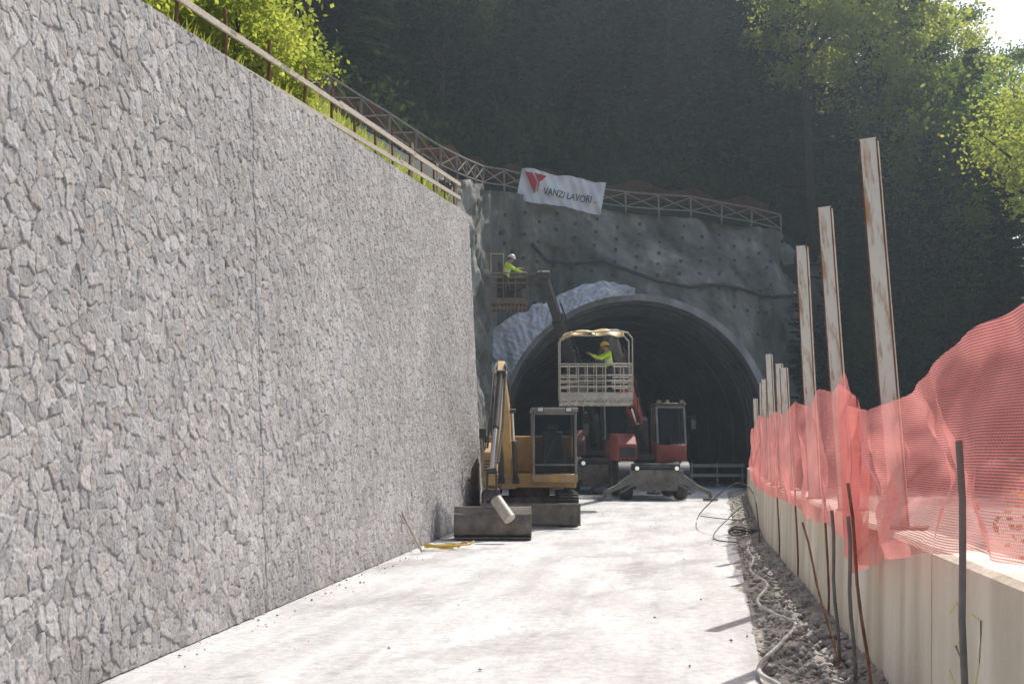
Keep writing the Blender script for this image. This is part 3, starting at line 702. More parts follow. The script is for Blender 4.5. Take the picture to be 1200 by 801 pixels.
for k in range(4):
    q=MB(); q.box((-.95,-1.006,1.3+k*.07),(.25,.012,.03)); q.obj('vent_slot',M['blackp'],EX)
# cab
x0,x1,y0,y1,z0,z1=.05,1.12,-1.2,.45,1.02,2.72
q=MB()
for x in(x0+.04,x1-.04):
    q.beam((x,y0+.03,z0),(x,y0+.18,z1-.06),.06,.07,up=(0,1,0)); q.beam((x,y1,z0),(x,y1-.03,z1-.06),.09,.08,up=(0,1,0)); q.beam((x,-.35,z0),(x,-.35,z1-.06),.05,.06,up=(0,1,0))
q.beam((x0,y0+.06,z0+.4),(x1,y0+.06,z0+.4),.04,.04); q.box(((x0+x1)/2,y0+.2,z1-.07),(x1-x0,.07,.1))
q.box(((x0+x1)/2,(y0+y1)/2+.05,z1),(x1-x0+.05,y1-y0-.05,.09)); q.obj('cab_frame',M['greyp'],EX,.02)
q=MB(); q.box(((x0+x1)/2,(y0+y1)/2,1.1),(x1-x0,y1-y0,.18)); q.box((x1-.01,-.0,1.35),(.03,1.0,.5)); q.obj('cab_base',M['yellow'],EX,.03)
q=MB(); q.beam(((x0+x1)/2,y0+.05,z0+.2),((x0+x1)/2,y0+.18,z1-.1),x1-x0-.12,.012,up=(0,1,0)); q.obj('windscreen',M['glass'],EX,smooth=False)
for c_,s_ in (((x1-.03,-.4,2.05),(.012,1.3,1.15)),((x0+.03,-.4,1.95),(.012,1.4,1.5)),(((x0+x1)/2,y1-.02,2.1),(.9,.012,.9))):
    q=MB(); q.box(c_,s_); q.obj('side_window',M['glass'],EX,smooth=False)
q=MB(); q.box(((x0+x1)/2,0,1.45),(.5,.5,.18)); q.box(((x0+x1)/2,.22,1.85),(.48,.14,.75)); q.box(((x0+x1)/2,.2,2.3),(.26,.1,.18)); q.obj('driver_seat',M['greyp'],EX,.03)
for x in (.35,.85):
    q=MB(); q.cyl((x,-.4,1.15),(x,-.55,1.75),.025); q.box((x,-.1,1.7),(.08,.4,.06)); q.obj('control_lever',M['greyp'],EX)
q=MB(); q.tube([(.35,y0+.02,1.45),(.62,y0+.08,2.1)],.012,6); q.obj('wiper',M['blackp'],EX)
for x in(.25,.92):
    q=MB(); q.box((x,y0+.1,z1-.0),(.16,.1,.11)); o=q.obj('work_light',M['blackp'],EX,.01)
    q=MB(); q.box((x,y0+.045,z1-.0),(.12,.012,.08)); q.obj('light_lens',M['reflect'],o,smooth=False)
q=MB(); q.tube([(1.1,-1.1,1.9),(1.3,-1.25,2.0),(1.3,-1.25,2.2)],.015,6); q.box((1.32,-1.26,2.25),(.14,.04,.26)); q.obj('mirror',M['blackp'],EX)
q=MB(); q.tube([(-1.05,-.8,1.6),(-1.12,-.95,2.1)],.018,6); q.box((-1.12,-.97,2.15),(.16,.04,.24)); q.obj('mirror',M['blackp'],EX)
q=MB(); q.tube([(-1.05,-.85,1.2),(-1.05,-.85,2.1),(-1.05,-.1,2.15),(-1.05,.3,1.95)],.02,6); q.obj('handrail',M['blackp'],EX)
for i in range(2):
    q=MB(); q.cyl((-.7+i*.3,1.0,2.1),(-.7+i*.3,1.0,2.35),.05); q.obj('exhaust',M['dark'],EX)
# boom + stick + bucket
pv=V(-.5,-.95,1.15);bd=V(-.58,-2.1,2.75);eb=V(-.66,-3.5,3.35);se=V(-.82,-5.25,1.0)
q=MB(); q.beam(pv,bd,.2,.26,.2,.38,up=(0,0,1)); q.beam(bd,eb,.2,.38,.18,.24); q.cyl(pv-V(.17,0,0),pv+V(.17,0,0),.12,n=16); q.cyl(eb-V(.14,0,0),eb+V(.14,0,0),.12,n=16); q.box((-.5,-.95,1.1),(.36,.4,.5)); q.obj('boom',M['yellow'],EX,.02)
q=MB(); tp=eb+V(.0,.4,.3); q.beam(tp,eb,.16,.18,.18,.3); q.beam(eb,se,.18,.3,.15,.18); q.obj('dipper_arm',M['yellow'],EX,.02)
def ram(a,b_,r,name='hydraulic_ram',par=EX):
    q=MB(); m=lerp(Vector(a),Vector(b_),.58); q.cyl(a,m,r,n=14,mi=0); q.cyl(m,b_,r*.55,n=12,mi=1); q.cyl(Vector(a)-V(r*1.3,0,0),Vector(a)+V(r*1.3,0,0),r*1.1,n=12,mi=0); q.cyl(Vector(b_)-V(r*1.3,0,0),Vector(b_)+V(r*1.3,0,0),r*.9,n=12,mi=0)
    return q.obj(name,[M['blackp'],M['chrome']],par)
ram(pv+V(.17,-.25,-.1),bd+V(.17,.1,-.1),.06); ram(pv+V(-.17,-.25,-.1),bd+V(-.17,.1,-.1),.06)
ram(bd+V(0,.3,.25),tp,.07); ram(eb+V(.0,-.3,.05),se+V(.0,-.28,.35),.07)
q=MB()
q.tube([pv+V(.05,0,.3),lerp(pv,bd,.5)+V(.1,.3,.3),bd+V(.1,.1,.32),eb+V(.1,.2,.3),eb+V(.1,-.2,.2),lerp(eb,se,.5)+V(.13,-.25,.12),se+V(.12,-.25,.5)],.028,6); q.obj('hydraulic_hose',M['hoseb'],EX)
q=MB(); q.tube([pv+V(-.1,0,.3),lerp(pv,bd,.5)+V(-.1,.3,.3),bd+V(-.1,.15,.3),eb+V(-.1,.25,.3),eb+V(-.15,-.3,.1),lerp(eb,se,.7)+V(-.15,-.25,.1)],.026,6)
q.obj('hydraulic_hose',M['hoseb'],EX)
q=MB(); q.beam(se+V(-.09,-.28,.36),se+V(-.09,-.3,-.12),.04,.12,up=(0,1,0)); q.beam(se+V(.09,-.28,.36),se+V(.09,-.3,-.12),.04,.12,up=(0,1,0)); q.box(se+V(0,-.1,-.12),(.3,.42,.22)); q.obj('quick_coupler',M['dark'],EX,.02)
b0=se+V(0.02,0,0); by=b0.y
pr=[(.22,.83),(-.2,.84),(-.42,.66),(-.5,.4),(-.42,.14),(-.22,.02),(.12,.0),(.34,.03),(.34,.06),(.1,.05),(-.18,.07),(-.36,.18),(-.44,.4),(-.37,.62),(-.18,.78),(.22,.78)]
q=MB(); w=.75; q.prism([(by+a,.75*c) for a,c in pr],b0.x-w,b0.x+w)
for x in(-w,w): q.prism([(by+a,.75*c) for a,c in [(.22,.84),(-.2,.85),(-.43,.66),(-.51,.4),(-.43,.13),(-.22,.0),(.34,.0),(.36,.3)]],b0.x+x-.015,b0.x+x+.015)
for x in(-.16,.16): q.box((b0.x+x,by-.1,.72),(.04,.3,.3))
q.prism([(by-.25,.0),(by-.47,.02),(by-.47,.05),(by-.25,.05)],b0.x-w,b0.x+w)
q.obj('ditching_bucket',M['mud'],EX,smooth=False)
q=MB(); q.cyl((.05,23.35,.82),(.32,23.1,.46),.12,n=20)
o=q.obj('grey_pipe',M['galv']); tag(o,'short pale grey pipe resting against the excavator bucket','pipe'); o.location=(-.36,-.02,-.02)
# ------------------------------------------------------------------ telehandlers
def tele(name,label,loc,tipw,secs,boommat,tipmat,red,SC):
    piv=V(-.1,1.8,2.5); tip=(Vector(tipw)-loc)/SC
    T=thing(name,label,'telehandler',loc,'rotating telehandlers at the tunnel mouth'); T.scale=(SC,SC,SC)
    q=MB(); q.prism([(-2.5,.75),(-2.3,.6),(2.3,.6),(2.5,.75),(2.5,1.05),(-2.5,1.05)],-.55,.55); q.box((0,-1.55,.65),(1.7,.25,.25)); q.box((0,1.55,.65),(1.7,.25,.25)); q.cyl((0,0,1.0),(0,0,1.25),.75,n=24); q.obj('chassis',M['dark'],T,.02)
    for x in(-.88,.88):
        for y in(-1.55,1.55):
            t=MB(); n=28
            prof=[(.2,.33),(.21,.42),(.17,.49),(.0,.51),(-.17,.49),(-.21,.42),(-.2,.33)]
            vs=[];
            for k in range(n):
                a=2*math.pi*k/n
                for (dx,r) in prof: 
                    rr=r*(1+(.02 if k%2 else 0)*(r>.45)); vs.append((x+dx,y+rr*math.cos(a),.51+rr*math.sin(a)))
            m_=len(prof); fs=[(k*m_+j,k*m_+j+1,((k+1)%n)*m_+j+1,((k+1)%n)*m_+j) for k in range(n) for j in range(m_-1)]
            t.add(vs,fs); w=t.obj('wheel',M['rubber'],T)
            t=MB(); t.cyl((x-.17,y,.51),(x+.17,y,.51),.34,n=20); t.cyl((x-.2,y,.51),(x+.2,y,.51),.12,n=12); t.obj('rim',M['greyp'],w)
            t=MB(); t.prism([(y+.66*math.cos(a),.55+.66*math.sin(a)) for a in np.linspace(.2,2.94,11)]+[(y+.61*math.cos(a),.55+.61*math.sin(a)) for a in np.linspace(2.94,.2,11)],x-.25,x+.25); t.obj('mudguard',M['blackp'],T)
    for sx in(-1,1):
        for sy in(-1,1):
            q=MB(); a=V(sx*.35,sy*2.45,.8);b_=V(sx*1.65,sy*2.75,.24)
            q.beam(a,b_,.16,.18,.14,.13); q.beam(a+V(sx*.1,0,.24),b_+V(-sx*.25,0,.1),.09,.09); q.cyl(b_+V(0,0,.02),b_-V(0,0,.16),.05); q.cyl(b_-V(0,0,.16),b_-V(0,0,.23),.24,n=16)
            q.beam(a+V(0,0,-.1),b_+V(-sx*.5,0,.0),.05,.05)
            q.obj('outrigger',M['dusty'] if sy<0 else M['dark'],T,.01)
    q=MB(); q.box((0,-2.55,.7),(1.7,.14,.5)); q.box((0,-2.6,.4),(1.3,.05,.2)); q.obj('bumper',M['mud'],T,.03)
    q=MB(); q.box((0,-2.3,1.06),(1.5,.5,.18)); q.obj('front_cover',M['dark'],T,.03)
    q=MB(); q.prism([(-1.2,1.22),(2.0,1.22),(2.0,2.0),(1.7,2.15),(-.6,2.1),(-1.2,1.75)],-1.1,-.45); q.obj('engine_cover',red,T,.06)
    q=MB(); q.box((-.78,-1.21,1.5),(.5,.03,.3)); q.obj('radiator_grille',M['blackp'],T)
    q=MB(); q.box((.25,.4,1.32),(1.7,3.0,.18)); q.prism([(1.2,1.3),(2.3,1.3),(2.35,2.2),(1.9,2.75),(1.4,2.6)],-.38,.2); q.obj('turret',M['dark'],T,.03)
    x0,x1,y0,y1=.16,1.14,-1.35,.25
    q=MB(); q.prism([(y0+.1,1.15),(y1,1.15),(y1,1.75),(y0-.0,1.75)],x0,x1); q.obj('cab_base',red,T,.05)
    q=MB()
    for x in(x0+.04,x1-.04):
        q.beam((x,y0,1.75),(x,y0+.3,3.0),.07,.07,up=(0,1,0)); q.beam((x,y1-.03,1.75),(x,y1-.1,3.0),.08,.08,up=(0,1,0)); q.beam((x,-.5,1.75),(x,-.5,3.0),.05,.05,up=(0,1,0))
    q.box(((x0+x1)/2,y0+.3,2.97),(x1-x0,.06,.08)); q.obj('cab_frame',M['greyp'],T,.02)
    q=MB(); q.box(((x0+x1)/2,-.45,3.05),(x1-x0+.04,1.45,.1)); q.obj('cab_roof',M['blackp'],T,.03)
    q=MB(); q.beam(((x0+x1)/2,y0+.0,1.78),((x0+x1)/2,y0+.3,2.96),x1-x0-.1,.012,up=(0,1,0)); q.obj('windscreen',M['glass'],T,smooth=False)
    for c_,s_ in (((x1-.03,-.45,2.4),(.012,1.3,1.1)),((x0+.03,-.45,2.4),(.012,1.3,1.1)),(((x0+x1)/2,y1-.04,2.4),(.8,.012,1.0))):
        q=MB(); q.box(c_,s_); q.obj('side_window',M['glass'],T,smooth=False)
    q=MB(); q.box((.67,-.3,1.95),(.5,.5,.16)); q.box((.67,-.05,2.35),(.46,.12,.7)); q.obj('driver_seat',M['blackp'],T,.02)
    q=MB(); q.tube([(.67,-1.0,1.7),(.67,-.85,2.15)],.03,6); q.tube([(.67+.18*math.cos(a),-.84+.06*math.sin(a),2.17+.16*math.sin(a)) for a in np.linspace(0,6.28,15)],.018,6); q.obj('steering_wheel',M['blackp'],T)
    for x in(x0+.12,x1-.12):
        q=MB(); q.box((x,y0+.22,3.14),(.16,.1,.12)); o=q.obj('work_light',M['blackp'],T)
        q=MB(); q.box((x,y0+.165,3.14),(.12,.01,.09)); q.obj('light_lens',M['greyp'],o,smooth=False)
    q=MB(); q.cyl((.67,-.2,3.1),(.67,-.2,3.24),.06,n=12); q.obj('beacon',M['canopy'],T)
    for x in(-.62,.62):
        q=MB(); q.cyl((x,-2.6,1.0),(x,-2.72,1.0),.08,n=14); o=q.obj('headlight',M['blackp'],T)
        q=MB(); q.cyl((x,-2.721,1.0),(x,-2.73,1.0),.065,n=14); q.obj('headlight_lens',M['lamp'],o)
    q=MB(); q.tube([(x1,-1.2,2.6),(x1+.2,-1.35,2.65),(x1+.22,-1.35,2.4)],.014,6); q.box((x1+.22,-1.37,2.4),(.15,.04,.3)); q.obj('mirror',M['blackp'],T)
    n=secs
    for k in range(n):
        a=lerp(piv,tip,max(0,k/n-.04));b_=lerp(piv,tip,(k+1)/n); w=.36-.045*k;h=.46-.055*k
        q=MB(); q.beam(a,b_,w,h); q.beam(lerp(a,b_,.93),lerp(a,b_,1.0),w+.04,h+.04); q.obj('boom_section',boommat if k<2 else tipmat,T,.015)
    q=MB(); q.tube([piv+V(.2,0,.28),lerp(piv,tip,.4)+V(.22,0,.3),lerp(piv,tip,.8)+V(.18,0,.2)],.03,6); q.obj('hydraulic_hose',M['hoseb'],T)
    ram(piv+V(.0,-1.9,-.85),lerp(piv,tip,.3)+V(0,0,-.2),.09,'lift_ram',T)
    return T
LA=V(3.75,53.2,0);LB=V(5.2,46.2,0);tA=V(1.15,43.2,8.15);tB=V(3.3,39.2,5.6)
TA=tele('telehandler','dull red rotating telehandler raising a black boom up the slope',LA,tA,4,M['blackp'],M['blackp'],M['redd'],1.28)
TB=tele('telehandler','red rotating telehandler holding a work basket on its boom',LB,tB,4,M['red'],M['dark'],M['red'],1.15)
def basket(T,basew,w,d,canopy,mats,attachw,SC,loc):
    B=bpy.data.objects.new('work_basket',None); COL.objects.link(B); B.parent=T; B.location=(Vector(basew)-loc)/SC; B.scale=(1/SC,)*3
    gm,cm=mats
    q=MB(); q.box((0,0,.22),(w,d,.05)); q.box((0,-d/2,.32),(w,.025,.2)); q.box((0,d/2,.32),(w,.025,.2)); q.box((-w/2,0,.32),(.025,d,.2)); q.box((w/2,0,.32),(.025,d,.2))
    q.box((0,-d/2+.03,.08),(w,.08,.08)); q.box((0,d/2-.03,.08),(w,.08,.08))
    nn=9
    for k in range(nn+1):
        x=-w/2+.04+(w-.08)*k/nn; q.box((x,0,.13),(.06,d,.16))
    q.obj('floor',gm,B,smooth=False)
    q=MB()
    for zz in((.6,.78,.95,1.3) if canopy else (.95,1.3)):
        for y in(-d/2,d/2): q.cyl((-w/2,y,zz),(w/2,y,zz),.022,n=8)
        for x in(-w/2,w/2): q.cyl((x,-d/2,zz),(x,d/2,zz),.022,n=8)
    nx=8 if canopy else 3
    for k in range(nx+1):
        x=-w/2+w*k/nx
        for y in(-d/2,d/2): q.cyl((x,y,.4),(x,y,1.3),.02,n=8)
    for x in(-w/2,w/2): q.cyl((x,0,.4),(x,0,1.3),.02,n=8)
    q.obj('guard_rail',gm,B)
    if canopy:
        for x in(-w/2,w/2):
            for y in(-d/2,d/2): q=MB(); q.cyl((x,y,1.3),(x,y,2.1),.022,n=8); q.obj('canopy_post',gm,B)
        q=MB()
        for y in(-d/2,d/2):
            q.tube([(-w/2,y,2.05),(-w/2+.15,y,2.2),(-w/2+.45,y,2.3),(0,y,2.29),(w/2-.5,y,2.34),(w/2-.15,y,2.28),(w/2,y,2.1)],.024,8)
        for x in(-w/2+.3,0,w/2-.3): q.cyl((x,-d/2,2.3),(x,d/2,2.3),.02,n=8)
        q.obj('canopy_frame',gm,B)
        P=[]
        for i in range(26):
            for j in range(10):
                u_=i/25;v_=j/9; x=-w/2+.1+(w-.35)*u_; P.append((x,-d/2+d*v_-.02,2.3+.09*math.sin(math.pi*u_)+.035*math.sin(u_*19+v_*4)+.03*math.sin(v_*9+u_*7)-.12*max(0,.15-u_)/.15-.16*max(0,.14-v_)/.14))
        fastmesh('canopy_sheet',P,gridfaces(26,10),cm,B,True)
    q=MB(); q.box((0,d/2+.08,.75),(.9,.12,1.1)); a=Vector(attachw)-Vector(basew); q.beam((0,d/2+.1,.9),a,.28,.34); q.cyl(a-V(.22,0,0),a+V(.22,0,0),.16,n=14); q.obj('boom_bracket',M['dark'],B,.02)
    return B
BW=V(2.62,37.6,3.15)
BB=basket(TB,BW,2.25,1.15,True,(M['galv'],M['canopy']),tB,1.15,LB)
q=MB(); q.box((-.55,.1,.5),(.5,.4,.5)); q.obj('tool_box',M['mud'],BB,.02)
PW=V(-.1,42.6,6.75)
BA=basket(TA,PW,1.3,1.1,False,(M['dullm'],M['dullm']),tA,1.28,LA)
q=MB(); q.tube([(-.65,-.55,1.3),(-.65,-.55,2.0),(-.2,-.55,2.0),(-.2,-.55,1.3)],.018,8); q.obj('screen_frame',M['canopy'],BA)
# ------------------------------------------------------------------ people
def person(label,loc,rotz,J,helm,vest,trousers,shirt):
    rad={'pelvis':(.15,.11),'spine':(.14,.105),'chest':(.17,.12),'neck0':(.08,.075),'neck':(.058,.06),'head':(.078,.092),'face':(.082,.1),'crown':(.06,.07),
     'hipL':(.095,.1),'kneeL':(.062,.065),'ankL':(.046,.05),'heelL':(.05,.05),'toeL':(.045,.035),'shL':(.075,.075),'elL':(.047,.05),'wrL':(.03,.03),'paL':(.04,.02)}
    E=[('pelvis','spine'),('spine','chest'),('chest','neck0'),('neck0','neck'),('neck','head'),('head','face'),('face','crown')]
    kind={}
    for e in E[:4]: kind[e]='torso'
    for e in E[4:]: kind[e]='skin'
    kind[('neck0','neck')]='skin'
    for s in'LR':
        for e,kd in((('pelvis','hip'+s),'leg'),(('hip'+s,'knee'+s),'leg'),(('knee'+s,'ank'+s),'leg'),(('ank'+s,'toe'+s),'boot')):
            E.append(e);kind[e]=kd
        for e,kd in((('chest','sh'+s),'torso'),(('sh'+s,'el'+s),'sleeve'),(('el'+s,'wr'+s),'sleeve'),(('wr'+s,'pa'+s),'skin')): E.append(e);kind[e]=kd
    P=dict((k,Vector(v)) for k,v in J.items())
    R={}
    for k in P:
        kk=k if k in rad else k[:-1]+'L'; R[k]=rad.get(kk,(.05,.05))
    for s in'LR':
        w=P['wr'+s];p=P['pa'+s]; d=(p-w).normalized(); side=d.cross(Vector((0,0,1))).normalized(); nrm=side.cross(d).normalized()
        sg=1 if s=='L' else -1
        for i,(o_,ln) in enumerate(((-.03,.068),(-.01,.078),(.01,.074),(.03,.058))):
            a=p+side*o_+d*.02; b_=a+d*ln*.5-nrm*.008; c=b_+d*ln*.28-nrm*.028
            prev='pa'+s
            for t,(pt,r) in enumerate(((a,.011),(b_,.0095),(c,.008))):
                nm='f%d%d%s'%(i,t,s); P[nm]=pt;R[nm]=(r,r);E.append((prev,nm));kind[(prev,nm)]='skin';prev=nm
        a=p-d*.03+side*.04*sg; b_=a+d*.04+side*.018*sg-nrm*.012
        P['t0'+s]=a;R['t0'+s]=(.013,.013);P['t1'+s]=b_;R['t1'+s]=(.01,.01)
        E+= [('pa'+s,'t0'+s),('t0'+s,'t1'+s)]; kind[('pa'+s,'t0'+s)]='skin';kind[('t0'+s,'t1'+s)]='skin'
    names=list(P.keys()); idx={k:i for i,k in enumerate(names)}
    me=bpy.data.meshes.new('p'); me.from_pydata([tuple(P[k]) for k in names],[(idx[a],idx[b]) for a,b in E],[])
    o=bpy.data.objects.new('p',me); COL.objects.link(o)
    sk=o.modifiers.new('Skin','SKIN'); 
    sv=me.skin_vertices[0].data
    for i,k in enumerate(names): sv[i].radius=R[k]; sv[i].use_root=(k=='pelvis')
    o.modifiers.new('Sub','SUBSURF').levels=2
    bpy.context.view_layer.update()
    bm=bpy.data.meshes.new_from_object(o.evaluated_get(bpy.context.evaluated_depsgraph_get()))
    bpy.data.objects.remove(o)
    kinds=['torso','leg','boot','sleeve','skin']; mats=[shirt,trousers,M['boot'],shirt,M['skin']]
    bm.name='person'; bm.materials.clear()
    for m in mats: bm.materials.append(m)
    segs=[(P[a],P[b],kinds.index(kind[(a,b)])) for a,b in E]
    def near(c):
        best=(9,0)
        for a,b_,k in segs:
            ab=b_-a; t=max(0,min(1,(c-a).dot(ab)/max(1e-9,ab.length_squared))); d=(a+ab*t-c).length
            if d<best[0]: best=(d,k)
        return best[1]
    mi=[]
    for p in bm.polygons: mi.append(near(p.center))
    bm.polygons.foreach_set('material_index',mi); bm.polygons.foreach_set('use_smooth',[True]*len(mi)); bm.update()
    ob=bpy.data.objects.new('person',bm); COL.objects.link(ob); ob.location=loc; ob.rotation_euler=(0,0,rotz); tag(ob,label,'person')
    vs=[];fs=[];mp={};mm=[]
    for p,k in zip(bm.polygons,mi):
        if k==0:
            f=[]
            for vi in p.vertices:
                if vi not in mp:
                    mp[vi]=len(vs); vv=bm.vertices[vi]; vs.append(vv.co+vv.normal*.018)
                f.append(mp[vi])
            fs.append(f)
            t=(p.center-P['pelvis']).dot((P['chest']-P['pelvis']).normalized()); mm.append(1 if (.12<t<.17 or .24<t<.29) else 0)
    q=MB(); q.add(vs,fs); q.m=mm; vo=q.obj('safety_vest',[vest,M['reflect']],ob)
    up=(P['crown']-P['head']).normalized(); fwd=(Vector((0,-1,0))-up*up.dot(Vector((0,-1,0)))).normalized(); rt=fwd.cross(up)
    fc=P['face']
    rotm=Matrix((rt,-fwd,up)).transposed()
    q=MB(); q.ell((0,0,.0),(.12,.14,.125),16,6,zmin=0.0)
    q.v=[tuple(fc+up*.055+rotm@Vector(v)) for v in q.v]
    n=20; ring=[]
    for k in range(n):
        a=2*math.pi*k/n; ex=.05 if math.sin(a)<-.3 else .012
        ring.append(fc+up*.05+rotm@Vector((.118*math.cos(a),.138*math.sin(a),0)));ring.append(fc+up*.045+rotm@Vector(((.118+ex*.6)*math.cos(a),(.138+ex)*math.sin(a),-.008)))
    q.add(ring,[(2*k,2*k+1,(2*k+3)%(2*n),(2*k+2)%(2*n)) for k in range(n)]); q.obj('helmet',helm,ob)
    for s in(-1,1):
        q=MB(); q.ell(tuple(fc+fwd*.094+rt*s*.032+up*.005),(.011,.007,.009),8,5); q.obj('eye',M['hair'],ob)
        q=MB(); q.ell(tuple(fc+rt*s*.09-up*.015),(.012,.02,.03),8,6); q.obj('ear',M['skin'],ob)
    q=MB(); q.ell(tuple(fc+fwd*.107-up*.03),(.014,.02,.024),8,6); q.obj('nose',M['skin'],ob)
    q=MB(); q.ell(tuple(fc+fwd*.1-up*.07),(.025,.008,.007),8,4); q.obj('mouth',M['bred'],ob)
    q=MB(); q.ell(tuple(fc-fwd*.02+up*.0),(.09,.085,.1),12,8,zmin=-.3); q.obj('hair',M['hair'],ob)
    return ob
def base(bend=0,**kw):
    c=math.cos(bend);s=math.sin(bend)
    def tz(y,z):
        dz=z-.95; return (y*c-dz*s, .95+dz*c)
    J={'pelvis':(0,0,.95)}
    for k,y,z in(('spine',0,1.12),('chest',.01,1.33),('neck0',0,1.46),('neck',-.01,1.51),('head',-.02,1.57),('face',-.035,1.635),('crown',-.02,1.72)):
        a,b_=tz(y,z); J[k]=(0,a,b_)
    for s_,x in(('L',1),('R',-1)):
        J['hip'+s_]=(x*.1,0,.9);J['knee'+s_]=(x*.12,-.04,.5);J['ank'+s_]=(x*.13,.02,.1);J['toe'+s_]=(x*.15,-.17,.045)
        a,b_=tz(0,1.41); J['sh'+s_]=(x*.19,a,b_)
    J.update(kw); return J
J1=base(.18,elL=(.25,-.36,1.22),wrL=(.17,-.56,1.35),paL=(.14,-.63,1.37),elR=(-.24,-.38,1.28),wrR=(-.15,-.6,1.42),paR=(-.12,-.67,1.44))
person('worker in yellow vest and helmet reaching over the basket rail',(3.08,37.45,3.395),math.radians(-80),J1,M['helmet_y'],M['hivis'],M['navy'],M['hivis'])
J2=base(.3,elL=(.24,-.4,1.2),wrL=(.2,-.6,1.15),paL=(.19,-.67,1.15),elR=(-.24,-.4,1.18),wrR=(-.2,-.62,1.22),paR=(-.18,-.69,1.23),kneeL=(.13,-.12,.5),ankL=(.14,.06,.1),toeL=(.16,-.12,.045))
person('worker in yellow vest leaning forward on the raised platform',(-.25,42.35,6.995),math.radians(75),J2,M['helmet_w'],M['hivis'],M['orangecl'],M['hivis'])
# ------------------------------------------------------------------ trees
def diamonds(c,d,s,L,Wd):
    a=c; b_=c+d*(L*.5)[:,None]+s*(Wd/2)[:,None]; e=c+d*L[:,None]; f=c+d*(L*.5)[:,None]-s*(Wd/2)[:,None]
    v=np.stack([a,b_,e,f],1).reshape(-1,3); n=len(c); fc=np.arange(4*n).reshape(n,4); return v,fc
def unit(a): return a/np.maximum(1e-6,np.linalg.norm(a,axis=1,keepdims=True))
def spruce_parts(seed,h,rw=.2,low=.04):
    r=np.random.RandomState(seed); q=MB()
    q.tube([(0,0,-.5),(0,0,h*.3),(.05,0,h*.7),(0,0,h)],.2,8,rs=[.010*h,.008*h,.005*h,.01])
    C=[];D=[];L=[];W=[]
    z=h*low
    while z<h*.985:
        t=(z/h-low)/(1-low); bl=h*rw*(1-t)**.8*r.uniform(.75,1.1)+.15
        nb=int(7+5*(1-t))
        for k in range(nb):
            a=r.uniform(0,6.28); l=bl*r.uniform(.6,1.1); ns=int(l/.16)+3
            up=.25-.5*(1-t)+r.uniform(-.1,.1)
            u=np.linspace(.12,1,ns); 
            px=np.cos(a)*l*u; py=np.sin(a)*l*u; pz=z+l*(up*u-.18*u*u+.12*u**3)
            for sgn in(-1,1,0):
                da=a+sgn*.9+r.uniform(-.3,.3,ns); C.append(np.stack([px,py,pz],1)); 
                D.append(np.stack([np.cos(da),np.sin(da),-.35+r.uniform(-.35,.15,ns)],1)); L.append((.3+.35*(1-u))*r.uniform(.7,1.3,ns)*(.6+.5*(1-t))); W.append(np.full(ns,.16)*r.uniform(.7,1.4,ns))
        z+=h*.018*r.uniform(.7,1.3)
    C=np.concatenate(C);D=unit(np.concatenate(D));L=np.concatenate(L);W=np.concatenate(W)
    S=unit(np.cross(D,r.normal(size=D.shape)))
    S[:,2]*=.5; S=unit(S)
    return q,diamonds(C,D,S,L,W)
def broad_parts(seed,h,cr,nc,per,ls,low=.3,spread=.8):
    r=np.random.RandomState(seed); q=MB()
    q.tube([(0,0,-.5),(.1,.05,h*.3),(-.05,.1,h*.6),(.05,0,h*.92)],.2,8,rs=[.012*h,.010*h,.007*h,.01])
    cc=[]
    for k in range(nc):
        for _ in range(30):
            p=r.uniform(-1,1,3); d=np.linalg.norm(p)
            if .35<d<1: break
        zz=h*(low+(1-low)*(p[2]*.5+.5)); sc2=cr*math.sqrt(max(.05,1-abs(p[2])**2.2))*r.uniform(.75,1.15)
        cc.append((p[0]*sc2,p[1]*sc2,zz))
    for k in range(0,nc,3):
        c=cc[k]; z0=max(h*.2,c[2]-.35*math.hypot(c[0],c[1])-h*.06); q.tube([(0,0,z0),(c[0]*.5,c[1]*.5,(z0+c[2])/2+.1),(c[0]*.95,c[1]*.95,c[2])],.04,5,rs=[.005*h,.0035*h,.008])
    C=[]
    for c in cc:
        n=int(per*r.uniform(.5,1.4)); C.append(np.array(c)+r.normal(size=(n,3))*np.array([spread,spread,spread*.55])*r.uniform(.6,1.2))
    C=np.concatenate(C);n=len(C);D=unit(r.normal(size=(n,3)));S=unit(np.cross(D,r.normal(size=(n,3))))
    return q,diamonds(C,D,S,ls*r.uniform(.7,1.3,n),ls*.65*r.uniform(.7,1.3,n))
def proto(name,parts,leaf):
    q,(v,f)=parts; t=q.obj('trunk',M['bark']); c=fastmesh('crown',v,f,leaf)
    d=(t.data,c.data); bpy.data.objects.remove(t); bpy.data.objects.remove(c); return d
SPR=[proto('s',spruce_parts(k,22+k*2,.17+.02*(k%3)),M['spruce']) for k in range(3)]
BRD=[proto('b',broad_parts(20+k,17+k*2,4.2+.4*k,75,210,.27),M['leafd' if k<2 else 'leafm']) for k in range(4)]
BRT=[proto('y',broad_parts(40,13,3.6,60,200,.26,low=.2,spread=.7),M['leafm']),proto('y',broad_parts(41,20,3.3,40,190,.2,low=.64,spread=.62),M['leafb']),proto('y',broad_parts(44,24,4.2,60,190,.27,low=.45,spread=.7),M['leafb'])]
def plant(kind,dat,p,s,label,cat='tree',group='trees on the wooded hillside',rot=None):
    e=bpy.data.objects.new(kind,None); COL.objects.link(e); e.location=p; e.scale=(s,s,s*random.uniform(.93,1.08)); e.rotation_euler=(random.uniform(-.03,.03),random.uniform(-.03,.03),random.uniform(0,6.28) if rot is None else rot)
    tag(e,label,cat,group)
    for nm,d in zip(('trunk','crown'),dat):
        o=bpy.data.objects.new(nm,d); COL.objects.link(o); o.parent=e
    return e
